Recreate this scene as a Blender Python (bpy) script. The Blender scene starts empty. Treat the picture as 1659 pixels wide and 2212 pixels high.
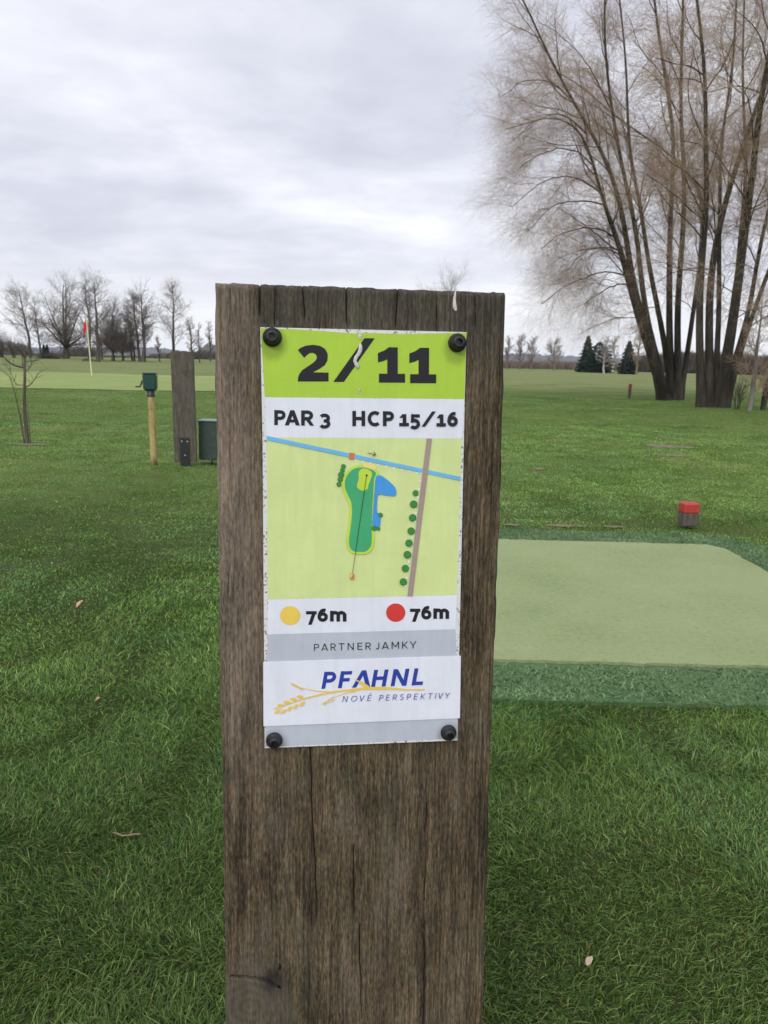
import bpy, math, random
import numpy as np
from mathutils import Matrix, Vector

random.seed(7)
RNG = np.random.default_rng(11)
sc = bpy.context.scene
COL = sc.collection

# ------------------------------------------------------------------ camera
FPX = 1659.0                      # focal length in the 1659 x 2212 survey of the photograph
CX, CY = 829.5, 1106.0
PITCH, ROLL = math.radians(11.18), math.radians(1.25)
CAM = Vector((0.0, 0.0, 1.0))
_F = Vector((0, math.cos(PITCH), -math.sin(PITCH)))
_r0 = Vector((1, 0, 0)); _u0 = Vector((0, math.sin(PITCH), math.cos(PITCH)))
_R = math.cos(ROLL) * _r0 + math.sin(ROLL) * _u0
_U = -math.sin(ROLL) * _r0 + math.cos(ROLL) * _u0
cd = bpy.data.cameras.new("camera"); cam = bpy.data.objects.new("camera", cd); COL.objects.link(cam)
cd.sensor_fit = 'VERTICAL'; cd.sensor_height = 34.6; cd.lens = 34.6 * FPX / 2212.0
cd.clip_start = 0.02; cd.clip_end = 9000
m = Matrix.Identity(4)
for i in range(3):
    m[i][0] = _R[i]; m[i][1] = _U[i]; m[i][2] = -_F[i]; m[i][3] = CAM[i]
cam.matrix_world = m
cd.dof.use_dof = True; cd.dof.focus_distance = 0.62; cd.dof.aperture_fstop = 30
sc.camera = cam

# ------------------------------------------------------------------ world, sun, exposure
SUN_EL, SUN_AZ = math.radians(38), math.radians(200)      # behind the camera, a little to its left
sun_dir = Vector((math.sin(SUN_AZ) * math.cos(SUN_EL), math.cos(SUN_AZ) * math.cos(SUN_EL), math.sin(SUN_EL)))
w = bpy.data.worlds.new("World"); sc.world = w; w.use_nodes = True
NT = w.node_tree; NT.nodes.clear()

class G:
    """tiny node-graph helper"""
    def __init__(s, tree): s.t = tree
    def n(s, kind, **kw):
        nd = s.t.nodes.new(kind)
        for k, v in kw.items():
            if k.startswith('i_'):
                nd.inputs[k[2:].replace('_', ' ')].default_value = v
            else: setattr(nd, k, v)
        return nd
    def l(s, a, b): s.t.links.new(a, b)
    def val(s, sock, v):
        if hasattr(v, 'node'): s.l(v, sock)
        else: sock.default_value = v
    def math(s, op, a, b=0.0, c=0.0, clamp=False):
        nd = s.n('ShaderNodeMath', operation=op, use_clamp=clamp)
        s.val(nd.inputs[0], a); s.val(nd.inputs[1], b); s.val(nd.inputs[2], c)
        return nd.outputs[0]
    def vmath(s, op, a, b=(0, 0, 0)):
        nd = s.n('ShaderNodeVectorMath', operation=op)
        s.val(nd.inputs[0], a); s.val(nd.inputs[1], b)
        return nd.outputs['Value'] if op in ('DOT_PRODUCT', 'LENGTH', 'DISTANCE') else nd.outputs[0]
    def sep(s, v):
        nd = s.n('ShaderNodeSeparateXYZ'); s.l(v, nd.inputs[0]); return nd.outputs
    def comb(s, x, y, z):
        nd = s.n('ShaderNodeCombineXYZ')
        for i, v in enumerate((x, y, z)): s.val(nd.inputs[i], v)
        return nd.outputs[0]
    def noise(s, vec, scale, detail=4, rough=.55, dist=0.0):
        nd = s.n('ShaderNodeTexNoise'); s.l(vec, nd.inputs['Vector'])
        nd.inputs['Scale'].default_value = scale; nd.inputs['Detail'].default_value = detail
        nd.inputs['Roughness'].default_value = rough; nd.inputs['Distortion'].default_value = dist
        return nd.outputs['Fac']
    def ramp(s, fac, stops):
        nd = s.n('ShaderNodeValToRGB'); cr = nd.color_ramp
        while len(cr.elements) < len(stops): cr.elements.new(.5)
        for e, (p, c) in zip(cr.elements, stops):
            e.position = p; e.color = (*c, 1) if len(c) == 3 else c
        s.l(fac, nd.inputs[0]); return nd.outputs[0]
    def mix(s, fac, a, b, mode='MIX'):
        nd = s.n('ShaderNodeMix', data_type='RGBA', blend_type=mode)
        s.val(nd.inputs[0], fac)
        for sock, v in ((nd.inputs[6], a), (nd.inputs[7], b)):
            if hasattr(v, 'node'): s.l(v, sock)
            else: sock.default_value = (*v, 1)
        return nd.outputs[2]
    def smooth(s, x, a, b):
        nd = s.n('ShaderNodeMapRange', interpolation_type='SMOOTHSTEP')
        s.val(nd.inputs[0], x); nd.inputs[1].default_value = a; nd.inputs[2].default_value = b
        return nd.outputs[0]
    def mapping(s, vec, scale):
        nd = s.n('ShaderNodeMapping'); s.l(vec, nd.inputs[0]); nd.inputs['Scale'].default_value = scale
        return nd.outputs[0]

SKY_A, SKY_B = (12.02, -12.26, -7.61), (5.08, 9.28, 14.19)
g = G(NT)
D = g.n('ShaderNodeTexCoord').outputs['Generated']
dx, dy, dz = g.sep(D)
zc = g.math('MAXIMUM', dz, 0.0)
den = g.math('ADD', zc, 0.16)
uv = g.comb(g.math('DIVIDE', dx, den), g.math('DIVIDE', dy, den), 0.0)
n1 = g.noise(g.vmath('ADD', g.mapping(uv, (0.8, 1.0, 1)), SKY_A), 1.15, 8, .56, .3)
n2 = g.noise(g.vmath('ADD', uv, SKY_B), .45, 3, .5)
n3 = g.noise(g.mapping(uv, (.85, 1.0, 1)), 4.6, 6, .55, .4)
cl = g.math('ADD', g.math('ADD', g.math('MULTIPLY', n1, .54), g.math('MULTIPLY', n2, .32)), g.math('MULTIPLY', n3, .14))
cloud = g.ramp(cl, [(.34, (.52, .53, .625)), (.45, (.635, .65, .735)), (.53, (.755, .765, .84)), (.61, (.90, .905, .95))])
low = g.smooth(dz, .15, .02)
cloud = g.mix(g.math('MULTIPLY', low, .75), cloud, (.86, .865, .895))
zen = g.math('ADD', 1.0, g.math('MULTIPLY', g.smooth(dz, .48, .95), .45))
sdot = g.vmath('DOT_PRODUCT', D, tuple(sun_dir))
glow = g.math('ADD', 1.0, g.math('MULTIPLY', g.smooth(sdot, -.1, 1.0), .6))
gain = g.math('MULTIPLY', g.math('MULTIPLY', zen, glow), 10.5)
cloud = g.vmath('SCALE', cloud); NT.nodes[-1].inputs['Scale'].default_value = 1.0; g.l(gain, NT.nodes[-1].inputs['Scale'])
sky = g.n('ShaderNodeTexSky', sky_type='NISHITA', sun_disc=False, sun_elevation=SUN_EL, sun_rotation=SUN_AZ)
skycol = g.mix(.94, sky.outputs[0], cloud)
bg = g.n('ShaderNodeBackground'); bg.inputs[1].default_value = 0.1
g.l(skycol, bg.inputs[0]); g.l(bg.outputs[0], g.n('ShaderNodeOutputWorld').inputs[0])

sd = bpy.data.lights.new("sun", 'SUN'); so = bpy.data.objects.new("sun", sd); COL.objects.link(so)
sd.energy = 1.1; sd.angle = math.radians(14); sd.color = (1, .955, .89)
so.rotation_euler = sun_dir.to_track_quat('Z', 'Y').to_euler(); so.location = (0, 0, 30)
sc.view_settings.view_transform = 'Standard'; sc.view_settings.look = 'None'
sc.view_settings.exposure = 0.2; sc.view_settings.gamma = 1.0; sc.view_settings.use_curve_mapping = False

# ------------------------------------------------------------------ survey helpers
def ray(px, py): return _F + _R * ((px - CX) / FPX) - _U * ((py - CY) / FPX)
def on_ground(px, py, z=0.0):
    d = ray(px, py); t = (z - CAM.z) / d.z; return CAM + d * t
def at_y(px, py, Y):
    d = ray(px, py); return CAM + d * (Y / d.y)
def mpp(P): return (Vector(P) - CAM).dot(_F) / FPX         # metres per survey pixel at P

def smooth01(a, b, x):
    t = np.clip((x - a) / (b - a), 0, 1); return t * t * (3 - 2 * t)
def vnoise(x, y, seed=0):
    x = np.asarray(x, float); y = np.asarray(y, float)
    xi = np.floor(x).astype(np.int64); yi = np.floor(y).astype(np.int64)
    fx = x - xi; fy = y - yi; fx = fx * fx * (3 - 2 * fx); fy = fy * fy * (3 - 2 * fy)
    def h(a, b):
        n = (a * 374761393 + b * 668265263 + seed * 1442695041) & 0x7fffffff
        n = ((n ^ (n >> 13)) * 1274126177) & 0x7fffffff
        return ((n ^ (n >> 16)) & 0xffff) / 65535.0
    return (h(xi, yi) * (1 - fx) + h(xi + 1, yi) * fx) * (1 - fy) + (h(xi, yi + 1) * (1 - fx) + h(xi + 1, yi + 1) * fx) * fy

GC = np.array([-8.6, 25.8]); GR = np.array([8.4, 7.9])       # the putting green
def zground(x, y):
    x = np.asarray(x, float); y = np.asarray(y, float)
    e = np.sqrt(((x - GC[0]) / GR[0]) ** 2 + ((y - GC[1]) / GR[1]) ** 2)
    z = .17 * (1 - smooth01(1.0, 1.75, e))
    left = smooth01(.1, -.25, x / np.maximum(y, 1.0))
    z = z + .50 * smooth01(36, 95, y) * left
    r = np.hypot(x, y)
    z = z + (vnoise(x * .22, y * .22, 3) - .5) * .15 * smooth01(7, 16, r) * (1 - smooth01(60, 120, r))
    z = z + (vnoise(x * 1.3, y * 1.3, 5) - .5) * .022 * smooth01(2.5, 5, r) * (1 - smooth01(25, 40, r))
    return z
def gz(x, y): return float(zground(x, y))
def stand(px, py, Y=None):
    """point on the terrain seen at (px, py): march the ray to the ground"""
    d = ray(px, py)
    if Y is not None:
        p = CAM + d * (Y / d.y); return Vector((p.x, p.y, gz(p.x, p.y)))
    t = .5
    for i in range(6000):
        p = CAM + d * t
        if p.z <= gz(p.x, p.y): break
        t += .004 + t * .0015
    return Vector((p.x, p.y, gz(p.x, p.y)))

# ------------------------------------------------------------------ materials
def mat(name, build):
    m = bpy.data.materials.new(name); m.use_nodes = True
    t = m.node_tree; t.nodes.clear(); g = G(t)
    b = g.n('ShaderNodeBsdfPrincipled'); o = g.n('ShaderNodeOutputMaterial')
    g.l(b.outputs[0], o.inputs[0]); build(g, b, o); return m
def bump(g, b, h, dist, strength=1.0):
    nd = g.n('ShaderNodeBump'); nd.inputs['Strength'].default_value = strength; nd.inputs['Distance'].default_value = dist
    g.l(h, nd.inputs['Height']); g.l(nd.outputs[0], b.inputs['Normal'])
def plain(name, col, rough=.5, var=.12, scale=60, metal=0.0, bmp=0.0):
    def f(g, b, o):
        c = g.n('ShaderNodeTexCoord').outputs['Object']
        n = g.noise(c, scale, 5, .6)
        lo = tuple(v * (1 - var) for v in col); hi = tuple(min(1, v * (1 + var)) for v in col)
        g.l(g.ramp(n, [(.3, lo), (.7, hi)]), b.inputs['Base Color'])
        g.l(g.math('ADD', rough - .08, g.math('MULTIPLY', n, .16)), b.inputs['Roughness'])
        b.inputs['Metallic'].default_value = metal
        if bmp: bump(g, b, n, bmp)
    return mat(name, f)

def timber(name, dark, mid, light, grey, s=1.0, topz=None):
    def f(g, b, o):
        c = g.n('ShaderNodeTexCoord').outputs['Object']
        x, y, z = g.sep(c)
        warp = g.noise(g.mapping(c, (1, 1, .35)), 9 * s, 3, .5)
        cw = g.comb(g.math('ADD', x, g.math('MULTIPLY', warp, .012 / s)), y, z)
        g1 = g.noise(g.mapping(cw, (1, 1, .05)), 560 * s, 5, .66)
        g2 = g.noise(g.mapping(cw, (1, 1, .10)), 85 * s, 4, .58)
        g3 = g.noise(g.mapping(c, (1, 1, .22)), 840 * s, 3, .65)
        g4 = g.noise(g.mapping(c, (1, 1, .45)), 24 * s, 5, .65)
        v = g.math('ADD', g.math('MULTIPLY', g1, .36), g.math('MULTIPLY', g2, .26))
        v = g.math('ADD', v, g.math('MULTIPLY', g3, .38))
        v = g.math('ADD', v, g.math('MULTIPLY', g.math('SUBTRACT', g4, .5), .30))
        colr = g.ramp(v, [(.40, dark), (.50, mid), (.61, light)])
        gm = g.smooth(g4, .45, .66)
        if topz is not None:
            wz = g.math('ADD', z, g.math('MULTIPLY', g.math('SUBTRACT', g2, .5), .09))
            gm = g.math('MAXIMUM', g.math('MULTIPLY', gm, .55), g.math('MULTIPLY', g.smooth(wz, -.085, -.012), .9))
            # weathered pale strip down the left arris, moss in streaks
            ls = g.math('MULTIPLY', g.smooth(g.math('ADD', x, g.math('MULTIPLY', g.math('SUBTRACT', g2, .5), .05)), -.062, -.082),
                        g.smooth(wz, -.42, -.22))
            colr = g.mix(g.math('MULTIPLY', ls, .55), colr, g.ramp(v, [(.36, (.085, .066, .05)), (.62, (.40, .32, .25))]))
            gm = g.math('MULTIPLY', gm, g.math('SUBTRACT', 1.0, g.math('MULTIPLY', ls, .6)))
        colr = g.mix(gm, colr, g.ramp(v, [(.38, tuple(.28 * q for q in grey)), (.52, tuple(.62 * q for q in grey)), (.68, tuple(1.5 * q for q in grey))]))
        moss = g.math('MULTIPLY', g.smooth(g.noise(g.mapping(c, (1, 1, .35)), 34 * s, 7, .72), .50, .66), .62)
        colr = g.mix(moss, colr, g.ramp(v, [(.40, (.022, .024, .013)), (.52, (.072, .070, .040)), (.64, (.13, .122, .08))]))
        if topz is not None:          # the knot low on the left
            kd = g.vmath('DISTANCE', g.mapping(c, (1, 0, .8)), (KNOT[0], 0, KNOT[1] * .8))
            rings = g.n('ShaderNodeTexWave', wave_type='RINGS', rings_direction='Y'); 
            g.l(g.vmath('SUBTRACT', c, (KNOT[0] - .018, 0, KNOT[1] - .02)), rings.inputs['Vector'])
            rings.inputs['Scale'].default_value = 48; rings.inputs['Distortion'].default_value = 7; rings.inputs['Detail'].default_value = 3
            kr = g.math('MULTIPLY', g.smooth(g.vmath('DISTANCE', c, (KNOT[0] - .018, 0, KNOT[1] - .02)), .042, .02), .55)
            colr = g.mix(kr, colr, g.ramp(rings.outputs['Fac'], [(.2, (.085, .076, .056)), (.8, (.115, .102, .076))]))
            colr = g.mix(g.math('MULTIPLY', g.smooth(kd, .014, .003), .85), colr, (.022, .02, .018))
        g.l(colr, b.inputs['Base Color'])
        b.inputs['Roughness'].default_value = .88; b.inputs['Specular IOR Level'].default_value = .25
        hgt = g.math('ADD', g.math('MULTIPLY', g1, .7), g.math('MULTIPLY', g3, .35))
        bump(g, b, hgt, .0035 / s, .8)
    return mat(name, f)

# ------------------------------------------------------------------ mesh helpers
def np_mesh(name, V, polys, mats, parent=None, midx=None, col=None, smooth=False):
    V = np.ascontiguousarray(V, dtype=np.float32)
    me = bpy.data.meshes.new(name)
    nl = sum(p.size for p in polys); npoly = sum(len(p) for p in polys)
    me.vertices.add(len(V)); me.vertices.foreach_set('co', V.ravel())
    me.loops.add(nl); me.loops.foreach_set('vertex_index', np.concatenate([p.ravel() for p in polys]).astype(np.int32))
    me.polygons.add(npoly)
    tot = np.concatenate([np.full(len(p), p.shape[1]) for p in polys])
    me.polygons.foreach_set('loop_start', np.concatenate([[0], np.cumsum(tot)[:-1]]).astype(np.int32))
    if midx is not None: me.polygons.foreach_set('material_index', np.asarray(midx, np.int32))
    if smooth: me.polygons.foreach_set('use_smooth', np.ones(npoly, bool))
    for mm in (mats if isinstance(mats, (list, tuple)) else [mats]): me.materials.append(mm)
    if col is not None:
        a = me.color_attributes.new('col', 'FLOAT_COLOR', 'POINT')
        c4 = np.ones((len(V), 4), np.float32); c4[:, :3] = col
        a.data.foreach_set('color', c4.ravel())
    me.update(calc_edges=True); me.validate()
    o = bpy.data.objects.new(name, me); COL.objects.link(o)
    if parent is not None: o.parent = parent
    return o

class MB:
    """collects shapes into one mesh"""
    def __init__(s): s.v = []; s.f = []; s.m = []; s.sm = []
    def add(s, verts, faces, mi=0, smooth=False):
        b = len(s.v); s.v += [tuple(v) for v in verts]
        for f in faces: s.f.append([b + i for i in f]); s.m.append(mi); s.sm.append(smooth)
    def box(s, c, size, mi=0, taper=1.0, rot=0.0, bev=0.0):
        hx, hy, hz = (q / 2 for q in size); prof = []
        b = min(bev, hx * .9, hy * .9)
        def ring(z, k, inset):
            x, y = hx * k - inset, hy * k - inset; bb = max(b - inset, 1e-5)
            if b <= 0: return [(-x, -y, z), (x, -y, z), (x, y, z), (-x, y, z)]
            r = []
            for (sx, sy, a0) in ((1, 1, 0), (-1, 1, 90), (-1, -1, 180), (1, -1, 270)):
                for a in (0, 45, 90):
                    t = math.radians(a0 + a); r.append((sx * (x - bb) + bb * math.cos(t), sy * (y - bb) + bb * math.sin(t), z))
            return r
        rings = []
        if b > 0: rings.append(ring(-hz, 1, b))
        rings.append(ring(-hz + b, 1, 0)); rings.append(ring(hz - b, taper, 0))
        if b > 0: rings.append(ring(hz, taper, b))
        n = len(rings[0]); V = [p for r in rings for p in r]; F = [list(range(n))[::-1], [len(V) - n + i for i in range(n)]]
        for k in range(len(rings) - 1):
            for i in range(n):
                F.append([k * n + i, k * n + (i + 1) % n, (k + 1) * n + (i + 1) % n, (k + 1) * n + i])
        cr, sr = math.cos(rot), math.sin(rot)
        V = [(c[0] + x * cr - y * sr, c[1] + x * sr + y * cr, c[2] + z) for x, y, z in V]
        s.add(V, F, mi)
    def lathe(s, c, prof, axis='Z', n=24, mi=0, smooth=True):
        """prof: (radius, height) pairs, closed at both ends"""
        V = []; F = []
        for r, h in prof:
            for i in range(n):
                a = 2 * math.pi * i / n; p = (r * math.cos(a), r * math.sin(a), h)
                if axis == 'Y': p = (p[0], -p[2], p[1])        # heights run towards -Y
                if axis == 'X': p = (p[2], p[0], p[1])
                V.append((c[0] + p[0], c[1] + p[1], c[2] + p[2]))
        for k in range(len(prof) - 1):
            for i in range(n): F.append([k * n + i, k * n + (i + 1) % n, (k + 1) * n + (i + 1) % n, (k + 1) * n + i])
        s.add(V, F, mi, smooth); b = len(s.v) - len(V)
        s.f.append([b + i for i in range(n)][::-1]); s.f.append([b + len(V) - n + i for i in range(n)])
        s.m += [mi, mi]; s.sm += [False, False]
    def tube(s, pts, rad, n=6, mi=0):
        P = np.array([tuple(p) for p in pts], float)[None]; R = np.array(rad, float)[None]
        V, F = tubes(P, R, n); s.add(V, F.tolist(), mi, True)
        k = len(pts); s.add(V[:n], [list(range(n))[::-1]], mi); s.add(V[(k - 1) * n:], [list(range(n))], mi)
    def build(s, name, mats, parent=None):
        me = bpy.data.meshes.new(name); me.from_pydata(s.v, [], s.f)
        for mm in (mats if isinstance(mats, (list, tuple)) else [mats]): me.materials.append(mm)
        me.polygons.foreach_set('material_index', s.m); me.polygons.foreach_set('use_smooth', s.sm)
        me.update(); o = bpy.data.objects.new(name, me); COL.objects.link(o)
        if parent is not None: o.parent = parent
        return o

def tubes(P, R, S=3):
    """P (N,K,3) polylines, R (N,K) radii -> verts, quads"""
    N, K, _ = P.shape
    T = np.empty_like(P); T[:, 1:-1] = P[:, 2:] - P[:, :-2]; T[:, 0] = P[:, 1] - P[:, 0]; T[:, -1] = P[:, -1] - P[:, -2]
    T /= np.linalg.norm(T, axis=2, keepdims=True) + 1e-12
    ref = np.where(np.abs(T[:, :1, 2:3]) > .9, np.array([1., 0, 0]), np.array([0, 0, 1.]))
    A = np.cross(T, np.broadcast_to(ref, T.shape)); A /= np.linalg.norm(A, axis=2, keepdims=True) + 1e-12
    B = np.cross(T, A)
    ang = np.arange(S) * 2 * np.pi / S
    V = P[:, :, None] + R[:, :, None, None] * (A[:, :, None] * np.cos(ang)[:, None] + B[:, :, None] * np.sin(ang)[:, None])
    base = (np.arange(N)[:, None, None] * K + np.arange(K - 1)[None, :, None]) * S
    i = np.arange(S)[None, None]; j = (i + 1) % S
    F = np.stack([base + i, base + j, base + S + j, base + S + i], -1).reshape(-1, 4)
    return V.reshape(-1, 3), F

def tag(o, label=None, cat=None, group=None, kind=None):
    for k, v in (('label', label), ('category', cat), ('group', group), ('kind', kind)):
        if v: o[k] = v
    return o
def thing(name, loc, label, cat, group=None):
    o = bpy.data.objects.new(name, None); COL.objects.link(o); o.location = loc; o.empty_display_size = .1
    return tag(o, label, cat, group)

# ------------------------------------------------------------------ ground
def turf_mat(name, dark, mid, light, fine=1.0, fair=True):
    def f(g, b, o):
        p = g.n('ShaderNodeNewGeometry').outputs['Position']; x, y, z = g.sep(p)
        a = g.noise(p, .35, 4, .6); c = g.noise(p, 2.6, 5, .65); d = g.noise(p, 21 * fine, 5, .75); e = g.noise(p, 120, 3, .7)
        v = g.math('ADD', g.math('ADD', g.math('MULTIPLY', a, .34), g.math('MULTIPLY', c, .30)),
                   g.math('ADD', g.math('MULTIPLY', d, .24), g.math('MULTIPLY', e, .12)))
        colr = g.ramp(v, [(.36, dark), (.5, mid), (.64, light)])
        if fair:      # paler dry fairway turf far off, broad mown bands, earth showing in worn spots
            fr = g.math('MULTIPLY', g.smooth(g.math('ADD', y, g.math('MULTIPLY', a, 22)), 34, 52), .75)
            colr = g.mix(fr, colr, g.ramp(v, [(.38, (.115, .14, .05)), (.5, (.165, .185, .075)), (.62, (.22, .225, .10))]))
            gap_shade = g.smooth(g.vmath('LENGTH', p), 7.5, 3.0)
            colr = g.mix(g.math('MULTIPLY', gap_shade, .85), colr, (.030, .034, .014))    # thatch colour darkened near the camera as painted shade between the blades
            worn = g.math('MULTIPLY', g.smooth(g.noise(g.vmath('ADD', p, (3.1, 8.2, 0)), 1.1, 6, .72), .66, .74), .55)
            colr = g.mix(worn, colr, (.15, .125, .075))
        g.l(colr, b.inputs['Base Color']); b.inputs['Roughness'].default_value = .95
        b.inputs['Specular IOR Level'].default_value = .08
        bump(g, b, g.math('ADD', g.math('MULTIPLY', d, .6), g.math('MULTIPLY', e, .4)), .05, .7)
    return mat(name, f)
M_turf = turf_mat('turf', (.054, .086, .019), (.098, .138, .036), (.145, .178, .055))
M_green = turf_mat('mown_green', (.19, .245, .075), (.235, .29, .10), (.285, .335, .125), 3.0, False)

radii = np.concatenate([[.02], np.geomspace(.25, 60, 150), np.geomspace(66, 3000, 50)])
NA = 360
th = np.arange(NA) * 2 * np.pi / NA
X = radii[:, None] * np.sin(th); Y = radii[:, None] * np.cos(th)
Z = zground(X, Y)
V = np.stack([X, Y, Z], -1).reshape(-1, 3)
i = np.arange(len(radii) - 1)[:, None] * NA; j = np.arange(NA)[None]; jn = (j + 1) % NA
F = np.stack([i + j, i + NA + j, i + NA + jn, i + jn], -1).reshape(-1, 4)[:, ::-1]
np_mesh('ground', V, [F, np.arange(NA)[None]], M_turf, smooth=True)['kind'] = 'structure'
# putting green: a sheet lying on the mound
gr = np.linspace(0, 1, 24)[:, None]; ga = np.linspace(0, 2 * np.pi, 160, endpoint=False)[None]
wob = 1 + .035 * np.sin(2 * ga + .6) + .02 * np.sin(3 * ga + 2) + .006 * np.sin(23 * ga)
gx = GC[0] + GR[0] * gr * wob * np.cos(ga); gy = GC[1] + GR[1] * gr * wob * np.sin(ga)
V = np.stack([gx, gy, zground(gx, gy) + .012], -1).reshape(-1, 3)
i = np.arange(23)[:, None] * 160; j = np.arange(160)[None]; jn = (j + 1) % 160
np_mesh('putting_green', V, [np.stack([i + j, i + 160 + j, i + 160 + jn, i + jn], -1).reshape(-1, 4)], M_green, smooth=True)['kind'] = 'structure'

# ------------------------------------------------------------------ tee mat on the right
tm_far_l = on_ground(1040, 1164, .02); tm_far_r = on_ground(1545, 1178, .02); tm_cut = on_ground(1659, 1241, .02)
tm_near = on_ground(1350, 1432, .02).y
bd_far = on_ground(1300, 1148, .02).y; bd_near = on_ground(1350, 1512, .02).y
RX = tm_far_r.x + .02
LX = .03
light_poly = [(LX, tm_near), (RX + .02, tm_near - .01), (RX, tm_far_r.y - .10), (RX - .06, tm_far_r.y), (LX, tm_far_l.y)]
border_poly = [(LX - .16, bd_near), (RX + .27, bd_near - .01), (RX + .27, tm_far_r.y + .05), (RX + .12, bd_far - .02), (RX - .1, bd_far), (LX - .16, bd_far + .05)]
def in_poly(x, y, poly):
    ins = np.zeros(len(x), bool); n = len(poly)
    for a in range(n):
        x1, y1 = poly[a]; x2, y2 = poly[(a + 1) % n]
        c = ((y1 > y) != (y2 > y)) & (x < (x2 - x1) * (y - y1) / (y2 - y1 + 1e-12) + x1); ins ^= c
    return ins
def subdiv_poly(poly, step=.03, wob=.006, seed=1):
    out = []; r = np.random.default_rng(seed)
    for a in range(len(poly)):
        p = np.array(poly[a]); q = np.array(poly[(a + 1) % len(poly)]); n = max(1, int(np.linalg.norm(q - p) / step))
        for t in range(n): out.append(p + (q - p) * t / n + r.normal(0, wob, 2))
    return out
def mat_turf(name, dark, mid, light, sc_=1.0):
    def f(g, b, o):
        p = g.n('ShaderNodeNewGeometry').outputs['Position']
        a = g.noise(p, 2.2, 4, .6); c = g.noise(p, 45 * sc_, 5, .75); e = g.noise(p, 240, 3, .7)
        v = g.math('ADD', g.math('MULTIPLY', a, .3), g.math('ADD', g.math('MULTIPLY', c, .4), g.math('MULTIPLY', e, .3)))
        colr = g.ramp(v, [(.36, dark), (.48, mid), (.64, light)])
        sc2 = g.math('MULTIPLY', g.smooth(g.noise(g.mapping(p, (.6, 1, 1)), 62, 3, .6), .60, .70), g.smooth(g.noise(p, 1.7, 3, .6), .38, .62))
        colr = g.mix(g.math('MULTIPLY', sc2, .45), colr, tuple(.45 * q for q in mid))         # scuffs and crumbs of soil
        g.l(colr, b.inputs['Base Color'])
        b.inputs['Roughness'].default_value = .9; b.inputs['Specular IOR Level'].default_value = .1
        bump(g, b, g.math('ADD', c, g.math('MULTIPLY', e, .6)), .012, .8)
    return mat(name, f)
M_mat = mat_turf('mat_turf', (.18, .225, .10), (.255, .305, .145), (.30, .345, .18))
M_fringe = mat_turf('mat_fringe', (.034, .078, .028), (.075, .14, .055), (.135, .21, .10))

def blade_mesh(name, x, y, z0, hgt, wid, lean, az, col, material, parent=None, K=3):
    """bent, tapering grass blades: K bent segments and a point"""
    N = len(x); t = np.linspace(0, 1, K + 1)
    dirx, diry = np.cos(az), np.sin(az)
    sa = az + np.pi / 2 + RNG.normal(0, .7, N); sx, sy = np.cos(sa), np.sin(sa)
    P = np.empty((N, K + 1, 3))
    bend = lean[:, None] * t ** 1.6
    P[:, :, 0] = x[:, None] + dirx[:, None] * bend * hgt[:, None]
    P[:, :, 1] = y[:, None] + diry[:, None] * bend * hgt[:, None]
    P[:, :, 2] = z0[:, None] + hgt[:, None] * (t - .30 * np.minimum(lean, 1.6)[:, None] * t ** 2.2)
    wt = wid[:, None] * (1 - .55 * t[:-1] ** 1.5) * .5
    S = np.stack([sx, sy, np.zeros(N)], -1)[:, None]
    A = P[:, :-1] - S * wt[..., None]; B = P[:, :-1] + S * wt[..., None]
    nv = 2 * K + 1
    V = np.empty((N, nv, 3)); V[:, 0:2 * K:2] = A; V[:, 1:2 * K:2] = B; V[:, 2 * K] = P[:, -1]
    b = np.arange(N)[:, None] * nv
    Q = np.concatenate([(b + 2 * k + np.array([0, 1, 3, 2]))[:, None] for k in range(K - 1)], 1).reshape(-1, 4)
    Tt = b + np.array([2 * K - 2, 2 * K - 1, 2 * K])
    return np_mesh(name, V.reshape(-1, 3), [Q, Tt], material, parent, col=np.repeat(col, nv, 0))

def blade_material(name, trans=.35, rough=.5):
    def f(g, b, o):
        c = g.n('ShaderNodeVertexColor', layer_name='col').outputs[0]
        g.l(c, b.inputs['Base Color']); b.inputs['Roughness'].default_value = rough
        b.inputs['Specular IOR Level'].default_value = .26
        tr = g.n('ShaderNodeBsdfTranslucent'); g.l(c, tr.inputs[0])
        mx = g.n('ShaderNodeMixShader'); mx.inputs[0].default_value = trans
        g.l(b.outputs[0], mx.inputs[1]); g.l(tr.outputs[0], mx.inputs[2]); g.l(mx.outputs[0], o.inputs[0])
    return mat(name, f)
M_blade = blade_material('grass_blade', .22, .42)

tee = thing('tee_mat', (0, 0, 0), 'pale green artificial turf tee mat with a darker green border set in the grass', 'tee mat')
def sheet(name, poly, z, mm, seed, thick, parent):
    pts = subdiv_poly(poly, .03, .004, seed); n = len(pts)
    b = MB(); b.add([(p[0], p[1], z) for p in pts] + [(p[0], p[1], z - thick) for p in pts],
                    [list(range(n))] + [[i, i + n, (i + 1) % n + n, (i + 1) % n] for i in range(n)])
    return b.build(name, mm, parent)
sheet('turf', light_poly, .024, M_mat, 3, .012, tee)
bo = sheet('border', border_poly, .014, M_fringe, 4, .03, tee)
bx0, bx1 = LX - .16, RX + .3
n = 60000
x = RNG.uniform(bx0, bx1, n); y = RNG.uniform(bd_near - .02, bd_far + .05, n)
kp = in_poly(x, y, border_poly) & ~in_poly(x + (vnoise(x * 20, y * 20, 75) - .5) * .03, y + .025 + (vnoise(x * 14, y * 14, 76) - .5) * .05, light_poly)
x, y = x[kp], y[kp]; n = len(x)
q = np.clip(vnoise(x * 7, y * 7, 8)[:, None] * .45 + vnoise(x * 1.6, y * 3, 9)[:, None] * .35 + RNG.random((n, 1)) * .5 - .15, 0, 1)
col = np.array([.034, .075, .025]) * (1 - q) + np.array([.23, .335, .15]) * q
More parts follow.
